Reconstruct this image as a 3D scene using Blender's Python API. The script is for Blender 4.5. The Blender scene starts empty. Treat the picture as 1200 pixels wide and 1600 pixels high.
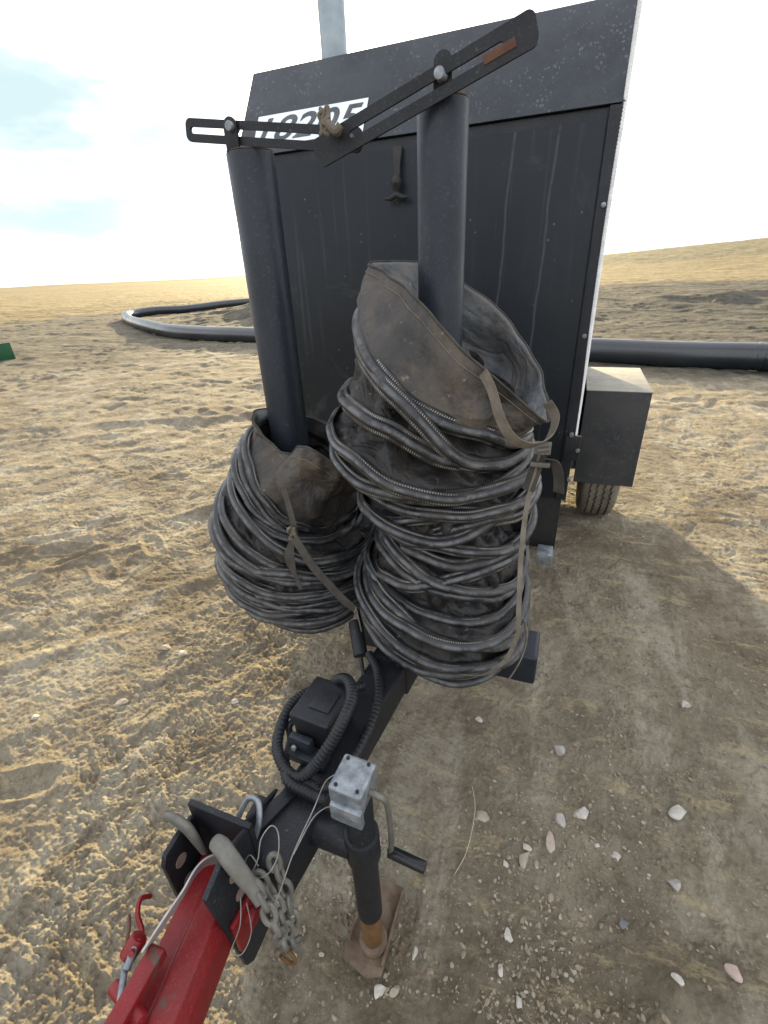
import bpy, bmesh, math, random
import numpy as np
from mathutils import Vector, Matrix, noise as mnoise

# ---------------------------------------------------------------- camera
scene = bpy.context.scene
COL = scene.collection
H = 1.5
cd = bpy.data.cameras.new('camera'); cam = bpy.data.objects.new('camera', cd); COL.objects.link(cam)
cd.sensor_fit = 'VERTICAL'; cd.sensor_height = 24.0; cd.lens = 733.0 / 1600 * 24
cd.clip_start = 0.02; cd.clip_end = 6000
R3 = Matrix(((0.93672444, -0.12348436, 0.32756516),
             (0.34740249, 0.44315141, -0.82639478),
             (-0.04311413, 0.88790115, 0.45800953)))
cam.matrix_world = Matrix.Translation((0, 0, H)) @ R3.to_4x4()
scene.camera = cam
# ---------------------------------------------------------------- light
SUN_EL = math.radians(11.5); SUN_AZ = math.radians(-24.0)
sv = Vector((math.sin(SUN_AZ) * math.cos(SUN_EL), math.cos(SUN_AZ) * math.cos(SUN_EL), math.sin(SUN_EL)))
ld = bpy.data.lights.new('sun', 'SUN'); ld.energy = 4.5; ld.angle = math.radians(1.0); ld.color = (1.0, 0.80, 0.45)
sun = bpy.data.objects.new('sun', ld); COL.objects.link(sun)
sun.rotation_euler = sv.to_track_quat('Z', 'Y').to_euler(); sun.location = sv * 30
w = bpy.data.worlds.new('World'); scene.world = w; w.use_nodes = True
nt = w.node_tree; nt.nodes.clear()
out = nt.nodes.new('ShaderNodeOutputWorld'); bg = nt.nodes.new('ShaderNodeBackground')
bg.inputs['Strength'].default_value = 0.116
sky = nt.nodes.new('ShaderNodeTexSky'); sky.sky_type = 'NISHITA'; sky.sun_disc = False
sky.sun_elevation = SUN_EL; sky.sun_rotation = SUN_AZ; sky.air_density = 1.0; sky.dust_density = 1.2; sky.ozone_density = 1.0
tc = nt.nodes.new('ShaderNodeTexCoord')
mp = nt.nodes.new('ShaderNodeMapping'); mp.inputs['Scale'].default_value = (1.6, 1.6, 6.5); mp.inputs['Location'].default_value = (0.35, 0.2, 0.55)
no = nt.nodes.new('ShaderNodeTexNoise'); no.inputs['Scale'].default_value = 1.5; no.inputs['Detail'].default_value = 7; no.inputs['Roughness'].default_value = 0.52
rp = nt.nodes.new('ShaderNodeValToRGB'); rp.color_ramp.elements[0].position = 0.33; rp.color_ramp.elements[1].position = 0.52
mx = nt.nodes.new('ShaderNodeMix'); mx.data_type = 'RGBA'
mx.inputs[7].default_value = (5.6, 5.65, 5.85, 1)
L = nt.links
L.new(tc.outputs['Generated'], mp.inputs['Vector']); L.new(mp.outputs[0], no.inputs['Vector'])
L.new(no.outputs['Fac'], rp.inputs['Fac']); L.new(rp.outputs['Color'], mx.inputs[0])
L.new(sky.outputs[0], mx.inputs[6]); dp = nt.nodes.new('ShaderNodeVectorMath'); dp.operation = 'DOT_PRODUCT'; dp.inputs[1].default_value = (-0.757, 0.603, 0.235)
L.new(tc.outputs['Generated'], dp.inputs[0])
mr = nt.nodes.new('ShaderNodeMapRange'); mr.interpolation_type = 'SMOOTHSTEP'; mr.inputs[1].default_value = 0.925; mr.inputs[2].default_value = 0.996; L.new(dp.outputs['Value'], mr.inputs[0])
n2 = nt.nodes.new('ShaderNodeTexNoise'); n2.inputs['Scale'].default_value = 2.6; n2.inputs['Detail'].default_value = 6; n2.inputs['Roughness'].default_value = 0.55
mp2 = nt.nodes.new('ShaderNodeMapping'); mp2.inputs['Scale'].default_value = (1, 1, 3.2); mp2.inputs['Location'].default_value = (0.1, 0.3, 0.15); L.new(tc.outputs['Generated'], mp2.inputs['Vector']); L.new(mp2.outputs[0], n2.inputs['Vector'])
m2 = nt.nodes.new('ShaderNodeMapRange'); m2.interpolation_type = 'SMOOTHSTEP'; m2.inputs[1].default_value = 0.30; m2.inputs[2].default_value = 0.60; L.new(n2.outputs['Fac'], m2.inputs[0])
mm = nt.nodes.new('ShaderNodeMath'); mm.operation = 'MULTIPLY'; L.new(mr.outputs[0], mm.inputs[0]); L.new(m2.outputs[0], mm.inputs[1])
m3 = nt.nodes.new('ShaderNodeMix'); m3.data_type = 'RGBA'; m3.inputs[7].default_value = (2.0, 2.55, 2.65, 1); L.new(mm.outputs[0], m3.inputs[0]); L.new(mx.outputs[2], m3.inputs[6])
L.new(m3.outputs[2], bg.inputs['Color']); L.new(bg.outputs[0], out.inputs['Surface'])
vs = scene.view_settings; vs.view_transform = 'Standard'; vs.look = 'None'; vs.exposure = 1.65; vs.gamma = 1.0; vs.use_curve_mapping = False

# ---------------------------------------------------------------- node helper
class NT:
    def __init__(s, name):
        s.m = bpy.data.materials.new(name); s.m.use_nodes = True
        s.t = s.m.node_tree; s.t.nodes.clear()
        s.o = s.t.nodes.new('ShaderNodeOutputMaterial'); s.b = s.t.nodes.new('ShaderNodeBsdfPrincipled')
        s.t.links.new(s.b.outputs[0], s.o.inputs['Surface']); s.tc = s.t.nodes.new('ShaderNodeTexCoord')
        s.obj = s.tc.outputs['Object']; s.uv = s.tc.outputs['UV']
    def n(s, k): return s.t.nodes.new(k)
    def link(s, a, b): s.t.links.new(a, b)
    def put(s, sock, v):
        if hasattr(v, 'is_output') or isinstance(v, bpy.types.NodeSocket): s.link(v, sock)
        else: sock.default_value = v
    def mapping(s, vec, scale=(1, 1, 1), loc=(0, 0, 0), rot=(0, 0, 0)):
        m = s.n('ShaderNodeMapping'); s.link(vec, m.inputs[0]); m.inputs['Scale'].default_value = scale
        m.inputs['Location'].default_value = loc; m.inputs['Rotation'].default_value = rot; return m.outputs[0]
    def noise(s, scale, detail=4, rough=0.55, vec=None, dist=0.0):
        x = s.n('ShaderNodeTexNoise'); s.link(vec or s.obj, x.inputs['Vector']); x.inputs['Scale'].default_value = scale
        x.inputs['Detail'].default_value = detail; x.inputs['Roughness'].default_value = rough; x.inputs['Distortion'].default_value = dist
        return x.outputs['Fac']
    def voro(s, scale, vec=None, rnd=1.0, feat='F1', out='Distance'):
        x = s.n('ShaderNodeTexVoronoi'); x.feature = feat; s.link(vec or s.obj, x.inputs['Vector']); x.inputs['Scale'].default_value = scale
        x.inputs['Randomness'].default_value = rnd; return x.outputs[out]
    def ramp(s, f, a, b, inv=False):
        x = s.n('ShaderNodeMapRange'); s.link(f, x.inputs[0]); x.inputs[1].default_value = a; x.inputs[2].default_value = b
        x.inputs[3].default_value = 1.0 if inv else 0.0; x.inputs[4].default_value = 0.0 if inv else 1.0
        x.interpolation_type = 'SMOOTHSTEP'; return x.outputs[0]
    def math(s, op, a, b=0.0, c=0.0):
        x = s.n('ShaderNodeMath'); x.operation = op; s.put(x.inputs[0], a); s.put(x.inputs[1], b); s.put(x.inputs[2], c); return x.outputs[0]
    def mix(s, f, a, b):
        x = s.n('ShaderNodeMix'); x.data_type = 'RGBA'; s.put(x.inputs[0], f)
        s.put(x.inputs[6], a if not isinstance(a, tuple) else (*a, 1) if len(a) == 3 else a)
        s.put(x.inputs[7], b if not isinstance(b, tuple) else (*b, 1) if len(b) == 3 else b); return x.outputs[2]
    def sep(s, v=None):
        x = s.n('ShaderNodeSeparateXYZ'); s.link(v or s.obj, x.inputs[0]); return x.outputs
    def attr(s, name):
        x = s.n('ShaderNodeAttribute'); x.attribute_name = name; return x.outputs
    def bump(s, h, dist, strength=1.0, prev=None):
        x = s.n('ShaderNodeBump'); s.link(h, x.inputs['Height']); x.inputs['Distance'].default_value = dist; x.inputs['Strength'].default_value = strength
        if prev: s.link(prev, x.inputs['Normal'])
        return x.outputs[0]
    def fin(s, col, rough=0.6, metal=0.0, nrm=None, spec=None):
        s.put(s.b.inputs['Base Color'], col if not isinstance(col, tuple) else (*col, 1)); s.put(s.b.inputs['Roughness'], rough)
        s.put(s.b.inputs['Metallic'], metal)
        if nrm: s.link(nrm, s.b.inputs['Normal'])
        if spec is not None: s.b.inputs['Specular IOR Level'].default_value = spec
        return s.m

def basic(name, c1, c2, scale=8, rough=0.6, metal=0.0, bump=0.0006, bscale=60, speck=None, sscale=40, samt=0.25, rust=None, rscale=6, rth=0.62, spec=0.3):
    m = NT(name)
    f = m.ramp(m.noise(scale, 6, 0.6), 0.3, 0.7)
    col = m.mix(f, c1, c2)
    if speck:
        dn = m.n('ShaderNodeTexNoise'); dn.inputs['Scale'].default_value = sscale * 0.8; dn.inputs['Detail'].default_value = 4; m.link(m.obj, dn.inputs['Vector'])
        dm = m.n('ShaderNodeVectorMath'); dm.operation = 'MULTIPLY_ADD'; m.link(dn.outputs['Color'], dm.inputs[0]); dm.inputs[1].default_value = (0.9 / sscale,) * 3; m.link(m.obj, dm.inputs[2])
        v = m.voro(sscale, m.mapping(dm.outputs[0], (1.25, 1, 0.75))); msk = m.ramp(v, samt * 0.6, samt, True)
        g = m.math('MULTIPLY', m.ramp(m.noise(sscale * 0.35, 3), 0.42, 0.62), m.ramp(m.noise(sscale * 0.06, 5, 0.7), 0.38, 0.62))
        fine = m.ramp(m.noise(sscale * 5, 2), 0.55, 0.75)
        k = m.math('MAXIMUM', m.math('MULTIPLY', msk, g), m.math('MULTIPLY', fine, 0.35))
        col = m.mix(m.math('MULTIPLY', k, 0.5), col, speck)
    if rust:
        r = m.ramp(m.noise(rscale, 8, 0.65), rth, rth + 0.08)
        col = m.mix(r, col, rust)
    rg = m.math('ADD', m.math('MULTIPLY', m.noise(scale * 2.3, 4), 0.3), rough - 0.15)
    nb = m.bump(m.noise(bscale, 5, 0.6), bump)
    return m.fin(col, rg, metal, nb, spec)

DUST = (0.15, 0.135, 0.115)
M = {}
M['steel'] = basic('black_steel', (0.0073, 0.0090, 0.0123), (0.0133, 0.0154, 0.0193), 9, 0.5, 0, 0.0005, 90, DUST, 55, 0.16, (0.09, 0.05, 0.03), 7, 0.68)
M['post'] = basic('post_paint', (0.0093, 0.0127, 0.0188), (0.0174, 0.0224, 0.0303), 5, 0.42, 0, 0.0004, 120, (0.10, 0.105, 0.11), 26, 0.12)
M['speckled'] = basic('dusty_roof_paint', (0.0231, 0.0276, 0.0344), (0.0347, 0.0401, 0.0487), 7, 0.5, 0, 0.0003, 120, (0.15, 0.15, 0.15), 70, 0.38)
M['fender'] = basic('dusty_fender_paint', (0.0280, 0.0308, 0.0350), (0.0490, 0.0490, 0.0504), 5, 0.5, 0, 0.0003, 120, (0.13, 0.125, 0.115), 95, 0.5)
M['fendertop'] = basic('dust_covered_top', (0.30, 0.28, 0.24), (0.38, 0.355, 0.30), 14, 0.75, 0, 0.0003, 120)
M['galv'] = basic('galvanised', (0.13, 0.15, 0.17), (0.31, 0.33, 0.35), 42, 0.5, 0.55, 0.0004, 120, (0.16, 0.14, 0.12), 60, 0.16)
M['cast'] = basic('grey_cast_metal', (0.1094, 0.1066, 0.0950), (0.1843, 0.1757, 0.1555), 25, 0.6, 0.35, 0.0006, 120, (0.15, 0.11, 0.08), 60, 0.3)
M['stack'] = basic('stack_steel', (0.20, 0.24, 0.27), (0.32, 0.36, 0.38), 6, 0.45, 0.5, 0.0004, 60)
M['rusty'] = basic('rusty_steel', (0.0975, 0.0488, 0.0195), (0.1560, 0.0845, 0.0292), 25, 0.8, 0, 0.001, 120)
M['plate_rust'] = basic('rust_brown_plate', (0.085, 0.055, 0.036), (0.165, 0.122, 0.085), 22, 0.85, 0, 0.0015, 70, DUST, 30, 0.3)
M['darkrust'] = basic('dark_rust', (0.07, 0.03, 0.02), (0.12, 0.06, 0.04), 20, 0.8, 0, 0.001, 90)
M['rubber'] = basic('black_rubber', (0.0120, 0.0120, 0.0128), (0.0240, 0.0232, 0.0224), 12, 0.6, 0, 0.0008, 90, DUST, 70, 0.12)
M['flap'] = basic('mud_flap_rubber', (0.010, 0.010, 0.011), (0.02, 0.019, 0.018), 12, 0.7, 0, 0.0012, 60, (0.16, 0.14, 0.12), 120, 0.22)
M['tyre'] = basic('dusty_tyre', (0.12, 0.105, 0.085), (0.19, 0.165, 0.13), 12, 0.85, 0, 0.001, 60)
M['red'] = basic('red_paint', (0.1897, 0.0069, 0.0095), (0.1423, 0.0095, 0.0105), 14, 0.42, 0, 0.0005, 120, (0.30, 0.16, 0.13), 60, 0.16, (0.085, 0.045, 0.035), 22, 0.585, 0.35)
M['green'] = basic('green_paint', (0.0100, 0.0650, 0.0250), (0.0150, 0.0850, 0.0350), 4, 0.45)
M['pipe'] = basic('black_plastic_pipe', (0.011, 0.014, 0.019), (0.022, 0.026, 0.031), 0.8, 0.28, 0, 0.002, 6, spec=0.6)
M['web'] = basic('tan_webbing', (0.1020, 0.0870, 0.0690), (0.1620, 0.1410, 0.1140), 30, 0.9, 0, 0.0006, 400)
M['web_dark'] = basic('dark_webbing', (0.0352, 0.0320, 0.0269), (0.0640, 0.0576, 0.0480), 30, 0.9, 0, 0.0006, 400)
M['conduit'] = basic('conduit', (0.0071, 0.0083, 0.0109), (0.0147, 0.0166, 0.0204), 20, 0.45, 0, 0.0004, 200, DUST, 80, 0.14)
M['rope'] = basic('white_rope', (0.62, 0.63, 0.64), (0.80, 0.80, 0.79), 40, 0.75, 0, 0.001, 300)
M['wire'] = basic('steel_cable', (0.1764, 0.1722, 0.1596), (0.2520, 0.2436, 0.2268), 60, 0.45, 0.5)
M['white'] = basic('pale_sheet', (0.26, 0.24, 0.235), (0.42, 0.40, 0.39), 20, 0.45, 0.3)
M['decal'] = basic('white_decal', (0.66, 0.72, 0.78), (0.75, 0.79, 0.83), 10, 0.6)
M['digits'] = basic('decal_digits', (0.05, 0.06, 0.065), (0.09, 0.10, 0.11), 20, 0.6)
M['straw'] = basic('straw', (0.5, 0.43, 0.3), (0.6, 0.52, 0.38), 30, 0.9)
M['slot'] = basic('bare_slot_metal', (0.2, 0.22, 0.23), (0.3, 0.31, 0.32), 20, 0.4, 0.5)
M['hole'] = basic('worn_hole', (0.2, 0.14, 0.12), (0.28, 0.2, 0.17), 40, 0.8)

def front_mat():
    m = NT('black_door_paint'); x, y, z = m.sep()[:3]
    f = m.ramp(m.noise(2.2, 6, 0.6), 0.25, 0.75)
    col = m.mix(f, (0.004, 0.0065, 0.010), (0.009, 0.013, 0.018))
    sv_ = m.mapping(m.obj, (22, 1, 0.7)); st = m.ramp(m.noise(1.6, 4, 0.55, sv_), 0.55, 0.78)
    col = m.mix(m.math('MULTIPLY', m.math('MULTIPLY', st, m.ramp(m.noise(1.3, 3), 0.4, 0.65)), 0.28), col, (0.10, 0.115, 0.13))
    wob = m.math('MULTIPLY', m.math('SUBTRACT', m.noise(5.0, 2, 0.5, m.mapping(m.obj, (0, 0, 1))), 0.5), 0.03)
    brk = m.ramp(m.noise(16, 4, 0.6, m.mapping(m.obj, (0.3, 0, 1))), 0.2, 0.5)
    lo = m.ramp(z, 1.0, 1.25)
    tot = None
    for x0, sl in ((-0.255, 0.045), (-0.118, 0.042)):
        c = m.math('SUBTRACT', m.math('SUBTRACT', x, x0 + 0.57), m.math('MULTIPLY', m.math('SUBTRACT', z, 1.0), sl))
        c = m.math('ABSOLUTE', m.math('ADD', c, wob)); k = m.ramp(c, 0.0012, 0.0060, True)
        k = m.math('MULTIPLY', k, brk); tot = k if tot is None else m.math('MAXIMUM', tot, k)
    tot = m.math('MULTIPLY', tot, m.ramp(z, 0.55, 1.0))
    col = m.mix(m.math('MULTIPLY', tot, 0.09), col, (0.3, 0.32, 0.33))
    sp = m.math('MULTIPLY', m.ramp(m.voro(28), 0.05, 0.13, True), m.ramp(m.noise(9, 3), 0.5, 0.6))
    sm = m.ramp(m.noise(3.1, 7, 0.7, None, 1.5), 0.58, 0.72)
    col = m.mix(m.math('MULTIPLY', m.math('MAXIMUM', sp, m.math('MULTIPLY', sm, 0.35)), 0.35), col, (0.2, 0.2, 0.19))
    nb = m.bump(m.noise(2.0, 3), 0.004, 1, m.bump(m.noise(140, 3), 0.0002))
    return m.fin(col, m.math('ADD', m.math('MULTIPLY', sm, 0.25), 0.40), 0, nb, 0.26)
M['door'] = front_mat()

def fabric(name, c1, c2, dirt, rough=0.62):
    m = NT(name)
    f = m.ramp(m.noise(6, 6, 0.6), 0.3, 0.7); col = m.mix(f, c1, c2)
    d = m.ramp(m.noise(9, 8, 0.68, None, 0.6), 0.42, 0.68); col = m.mix(m.math('MULTIPLY', d, 0.75), col, dirt)
    sp = m.ramp(m.noise(60, 4, 0.7), 0.62, 0.74); col = m.mix(m.math('MULTIPLY', sp, 0.5), col, (0.28, 0.25, 0.21))
    rd = m.math('ABSOLUTE', m.math('SUBTRACT', m.noise(7, 3, 0.5, None, 0.7), 0.5)); rd2 = m.math('ABSOLUTE', m.math('SUBTRACT', m.noise(21, 3, 0.55, None, 0.4), 0.5))
    nb = m.bump(rd, 0.032, 0.9, m.bump(rd2, 0.009, 0.7, m.bump(m.noise(400, 2), 0.0002)))
    return m.fin(col, m.math('ADD', m.math('MULTIPLY', d, 0.25), rough - 0.1), 0, nb, 0.35)
M['fabric'] = fabric('duct_fabric', (0.009, 0.009, 0.010), (0.019, 0.018, 0.018), (0.048, 0.041, 0.034), 0.55)
M['collar'] = fabric('duct_collar_fabric', (0.022, 0.021, 0.021), (0.044, 0.040, 0.037), (0.105, 0.084, 0.063), 0.6)
M['collar_in'] = fabric('duct_lining', (0.07, 0.078, 0.085), (0.13, 0.14, 0.15), (0.17, 0.155, 0.14), 0.55)

def hoop_mat():
    m = NT('hoop_wear_strip'); u, v, _ = m.sep(m.uv)[:3]
    col = m.mix(m.ramp(m.noise(14, 5, 0.6), 0.35, 0.68), (0.008, 0.0095, 0.012), (0.024, 0.025, 0.027))
    dash = m.ramp(m.math('SINE', m.math('MULTIPLY', u, 1100)), -0.2, 0.3)
    e1 = m.ramp(m.math('ABSOLUTE', m.math('SUBTRACT', v, 0.045)), 0.012, 0.03, True)
    e2 = m.ramp(m.math('ABSOLUTE', m.math('SUBTRACT', v, 0.62)), 0.012, 0.03, True)
    wear = m.ramp(m.noise(18, 5, 0.6), 0.35, 0.6)
    st = m.math('MULTIPLY', m.math('MULTIPLY', m.math('MAXIMUM', e1, e2), dash), wear)
    d = m.ramp(m.noise(11, 8, 0.7, None, 0.5), 0.45, 0.65)
    col = m.mix(m.math('MULTIPLY', d, 0.5), col, (0.06, 0.053, 0.046))
    cre = m.math('MULTIPLY', m.ramp(m.math('ABSOLUTE', m.math('SUBTRACT', v, 0.40)), 0.02, 0.10, True), m.ramp(m.noise(25, 6, 0.7), 0.42, 0.6)); col = m.mix(m.math('MULTIPLY', cre, 0.7), col, (0.11, 0.112, 0.115))
    col = m.mix(m.math('MULTIPLY', st, 0.7), col, (0.42, 0.40, 0.36))
    nb = m.bump(st, 0.001, 1, m.bump(m.noise(300, 3), 0.0003))
    return m.fin(col, m.math('ADD', m.math('MULTIPLY', d, 0.3), 0.33), 0, nb)
M['hoop'] = hoop_mat()

# ---------------------------------------------------------------- object helpers
class MB:
    def __init__(s): s.v = []; s.f = []; s.uv = None
    def add(s, vs, fs):
        o = len(s.v); s.v += [tuple(p) for p in vs]; s.f += [tuple(i + o for i in f) for f in fs]; return s
    def box(s, x0, x1, y0, y1, z0, z1, bev=0.003, mat=None, seg=2):
        bm = bmesh.new(); bmesh.ops.create_cube(bm, size=1)
        for v in bm.verts: v.co = Vector(((x0 + x1) / 2 + v.co.x * (x1 - x0), (y0 + y1) / 2 + v.co.y * (y1 - y0), (z0 + z1) / 2 + v.co.z * (z1 - z0)))
        return s._fin(bm, bev, seg, mat)
    def prism(s, pts, axis, a0, a1, bev=0.002, mat=None, seg=2):
        """extrude a polygon given in the two other axes along axis"""
        bm = bmesh.new(); vs = []
        for p in pts:
            c = {'x': (a0, p[0], p[1]), 'y': (p[0], a0, p[1]), 'z': (p[0], p[1], a0)}[axis]; vs.append(bm.verts.new(c))
        f = bm.faces.new(vs); r = bmesh.ops.extrude_face_region(bm, geom=[f])
        d = {'x': (a1 - a0, 0, 0), 'y': (0, a1 - a0, 0), 'z': (0, 0, a1 - a0)}[axis]
        bmesh.ops.translate(bm, verts=[e for e in r['geom'] if isinstance(e, bmesh.types.BMVert)], vec=d)
        bmesh.ops.recalc_face_normals(bm, faces=bm.faces[:])
        return s._fin(bm, bev, seg, mat)
    def _fin(s, bm, bev, seg, mat):
        if bev > 0: bmesh.ops.bevel(bm, geom=bm.edges[:], offset=bev, segments=seg, affect='EDGES', profile=0.6)
        if mat is not None: bmesh.ops.transform(bm, matrix=mat, verts=bm.verts[:])
        bm.verts.index_update(); s.add([v.co[:] for v in bm.verts], [[v.index for v in f.verts] for f in bm.faces]); bm.free(); return s
    def tube(s, pts, r, n=12, closed=False, caps=True, flat=None):
        pts = [Vector(p) for p in pts]; N = len(pts); rs = r if isinstance(r, (list, tuple, np.ndarray)) else [r] * N
        T = []
        for i in range(N):
            a = pts[(i - 1) % N] if (closed or i > 0) else pts[i]; b = pts[(i + 1) % N] if (closed or i < N - 1) else pts[i]
            T.append((b - a).normalized())
        up = Vector((0, 0, 1)) if abs(T[0].z) < 0.9 else Vector((0, 1, 0))
        nrm = (up - T[0] * up.dot(T[0])).normalized(); vs = []
        for i in range(N):
            nrm = (nrm - T[i] * nrm.dot(T[i])).normalized(); bi = T[i].cross(nrm)
            for k in range(n):
                a = 2 * math.pi * k / n
                fx, fy = (rs[i], rs[i]) if flat is None else (rs[i], rs[i] * flat)
                vs.append(pts[i] + nrm * math.cos(a) * fx + bi * math.sin(a) * fy)
        fs = []
        for i in range(N if closed else N - 1):
            j = (i + 1) % N
            for k in range(n): fs.append((i * n + k, i * n + (k + 1) % n, j * n + (k + 1) % n, j * n + k))
        if caps and not closed: fs.append(tuple(range(n - 1, -1, -1))); fs.append(tuple((N - 1) * n + k for k in range(n)))
        return s.add(vs, fs)
    def cyl(s, a, b, r, n=24, r2=None, bev=0.0):
        r2 = r if r2 is None else r2; a = Vector(a); b = Vector(b)
        if bev: d = (b - a).normalized() * bev; return s.tube([a, a + d * 0.3, a + d, b - d, b - d * 0.3, b], [r - bev, r - bev * 0.3, r, r2, r2 - bev * 0.3, r2 - bev], n)
        return s.tube([a, b], [r, r2], n)
    def ribbon(s, pts, wdt, th=0.0015, wdir=(1, 0, 0)):
        """flat strap with thickness; width direction given (may be per point)"""
        pts = [Vector(p) for p in pts]; N = len(pts); vs = []
        for i, p in enumerate(pts):
            t = (pts[min(i + 1, N - 1)] - pts[max(i - 1, 0)]).normalized()
            wd = Vector(wdir[i] if isinstance(wdir, list) else wdir); wd = (wd - t * wd.dot(t)).normalized(); nn = t.cross(wd)
            ww = wdt[i] if isinstance(wdt, list) else wdt
            for a, b in ((-1, -1), (1, -1), (1, 1), (-1, 1)): vs.append(p + wd * a * ww / 2 + nn * b * th / 2)
        fs = [(3, 2, 1, 0), tuple((N - 1) * 4 + k for k in range(4))]
        for i in range(N - 1):
            for k in range(4): fs.append((i * 4 + k, i * 4 + (k + 1) % 4, (i + 1) * 4 + (k + 1) % 4, (i + 1) * 4 + k))
        return s.add(vs, fs)
    def build(s, name, mat, parent=None, smooth=True, origin=None, ang=40):
        o0 = Vector(parent['_o']) if parent is not None else Vector(origin or (0, 0, 0))
        me = bpy.data.meshes.new(name); me.from_pydata([(p[0] - o0.x, p[1] - o0.y, p[2] - o0.z) for p in s.v], [], s.f)
        me.materials.append(M[mat] if isinstance(mat, str) else mat)
        if s.uv is not None:
            l = me.uv_layers.new(name='UVMap'); idx = np.zeros(len(me.loops), np.int32); me.loops.foreach_get('vertex_index', idx)
            l.data.foreach_set('uv', np.array(s.uv, np.float32)[idx].ravel())
        if smooth:
            me.polygons.foreach_set('use_smooth', [True] * len(me.polygons))
            if ang < 180: me.set_sharp_from_angle(angle=math.radians(ang))
        me.update(); ob = bpy.data.objects.new(name, me); COL.objects.link(ob)
        if parent is not None: ob.parent = parent
        else: ob.location = o0
        ob['_o'] = tuple(o0); return ob
def root(name, label, cat, loc, group=None):
    o = bpy.data.objects.new(name, None); o.empty_display_size = 0.1; COL.objects.link(o); o.location = loc; o['_o'] = tuple(loc)
    return tag(o, label, cat, group)
def tag(o, label, cat, group=None, kind=None):
    if label: o['label'] = label
    if cat: o['category'] = cat
    if group: o['group'] = group
    if kind: o['kind'] = kind
    return o
def cr(pts, per=8, closed=False):
    P = [Vector(p) for p in pts]; N = len(P); res = []
    for i in range(N if closed else N - 1):
        g = (lambda k: P[k % N]) if closed else (lambda k: P[max(0, min(N - 1, k))])
        p0, p1, p2, p3 = g(i - 1), g(i), g(i + 1), g(i + 2)
        for j in range(per):
            t = j / per; res.append(0.5 * ((2 * p1) + (p2 - p0) * t + (2 * p0 - 5 * p1 + 4 * p2 - p3) * t * t + (3 * p1 - p0 - 3 * p2 + p3) * t ** 3))
    if not closed: res.append(P[-1].copy())
    return res

# ---------------------------------------------------------------- noise on arrays
_rng = np.random.RandomState(7); _perm = _rng.permutation(4096).astype(np.int64); _g = _rng.rand(4096) * 2 * np.pi
_gx, _gy = np.cos(_g), np.sin(_g)
def pn(x, y):
    xi = np.floor(x).astype(np.int64); yi = np.floor(y).astype(np.int64); fx = x - xi; fy = y - yi
    def gr(i, j, dx, dy):
        h = _perm[(_perm[i & 4095] + j) & 4095]; return _gx[h] * dx + _gy[h] * dy
    u = fx * fx * fx * (fx * (fx * 6 - 15) + 10); v = fy * fy * fy * (fy * (fy * 6 - 15) + 10)
    a = gr(xi, yi, fx, fy); b = gr(xi + 1, yi, fx - 1, fy); c = gr(xi, yi + 1, fx, fy - 1); d = gr(xi + 1, yi + 1, fx - 1, fy - 1)
    return ((a * (1 - u) + b * u) * (1 - v) + (c * (1 - u) + d * u) * v) * 1.5
def sstep(a, b, x): t = np.clip((x - a) / (b - a), 0, 1); return t * t * (3 - 2 * t)

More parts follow.
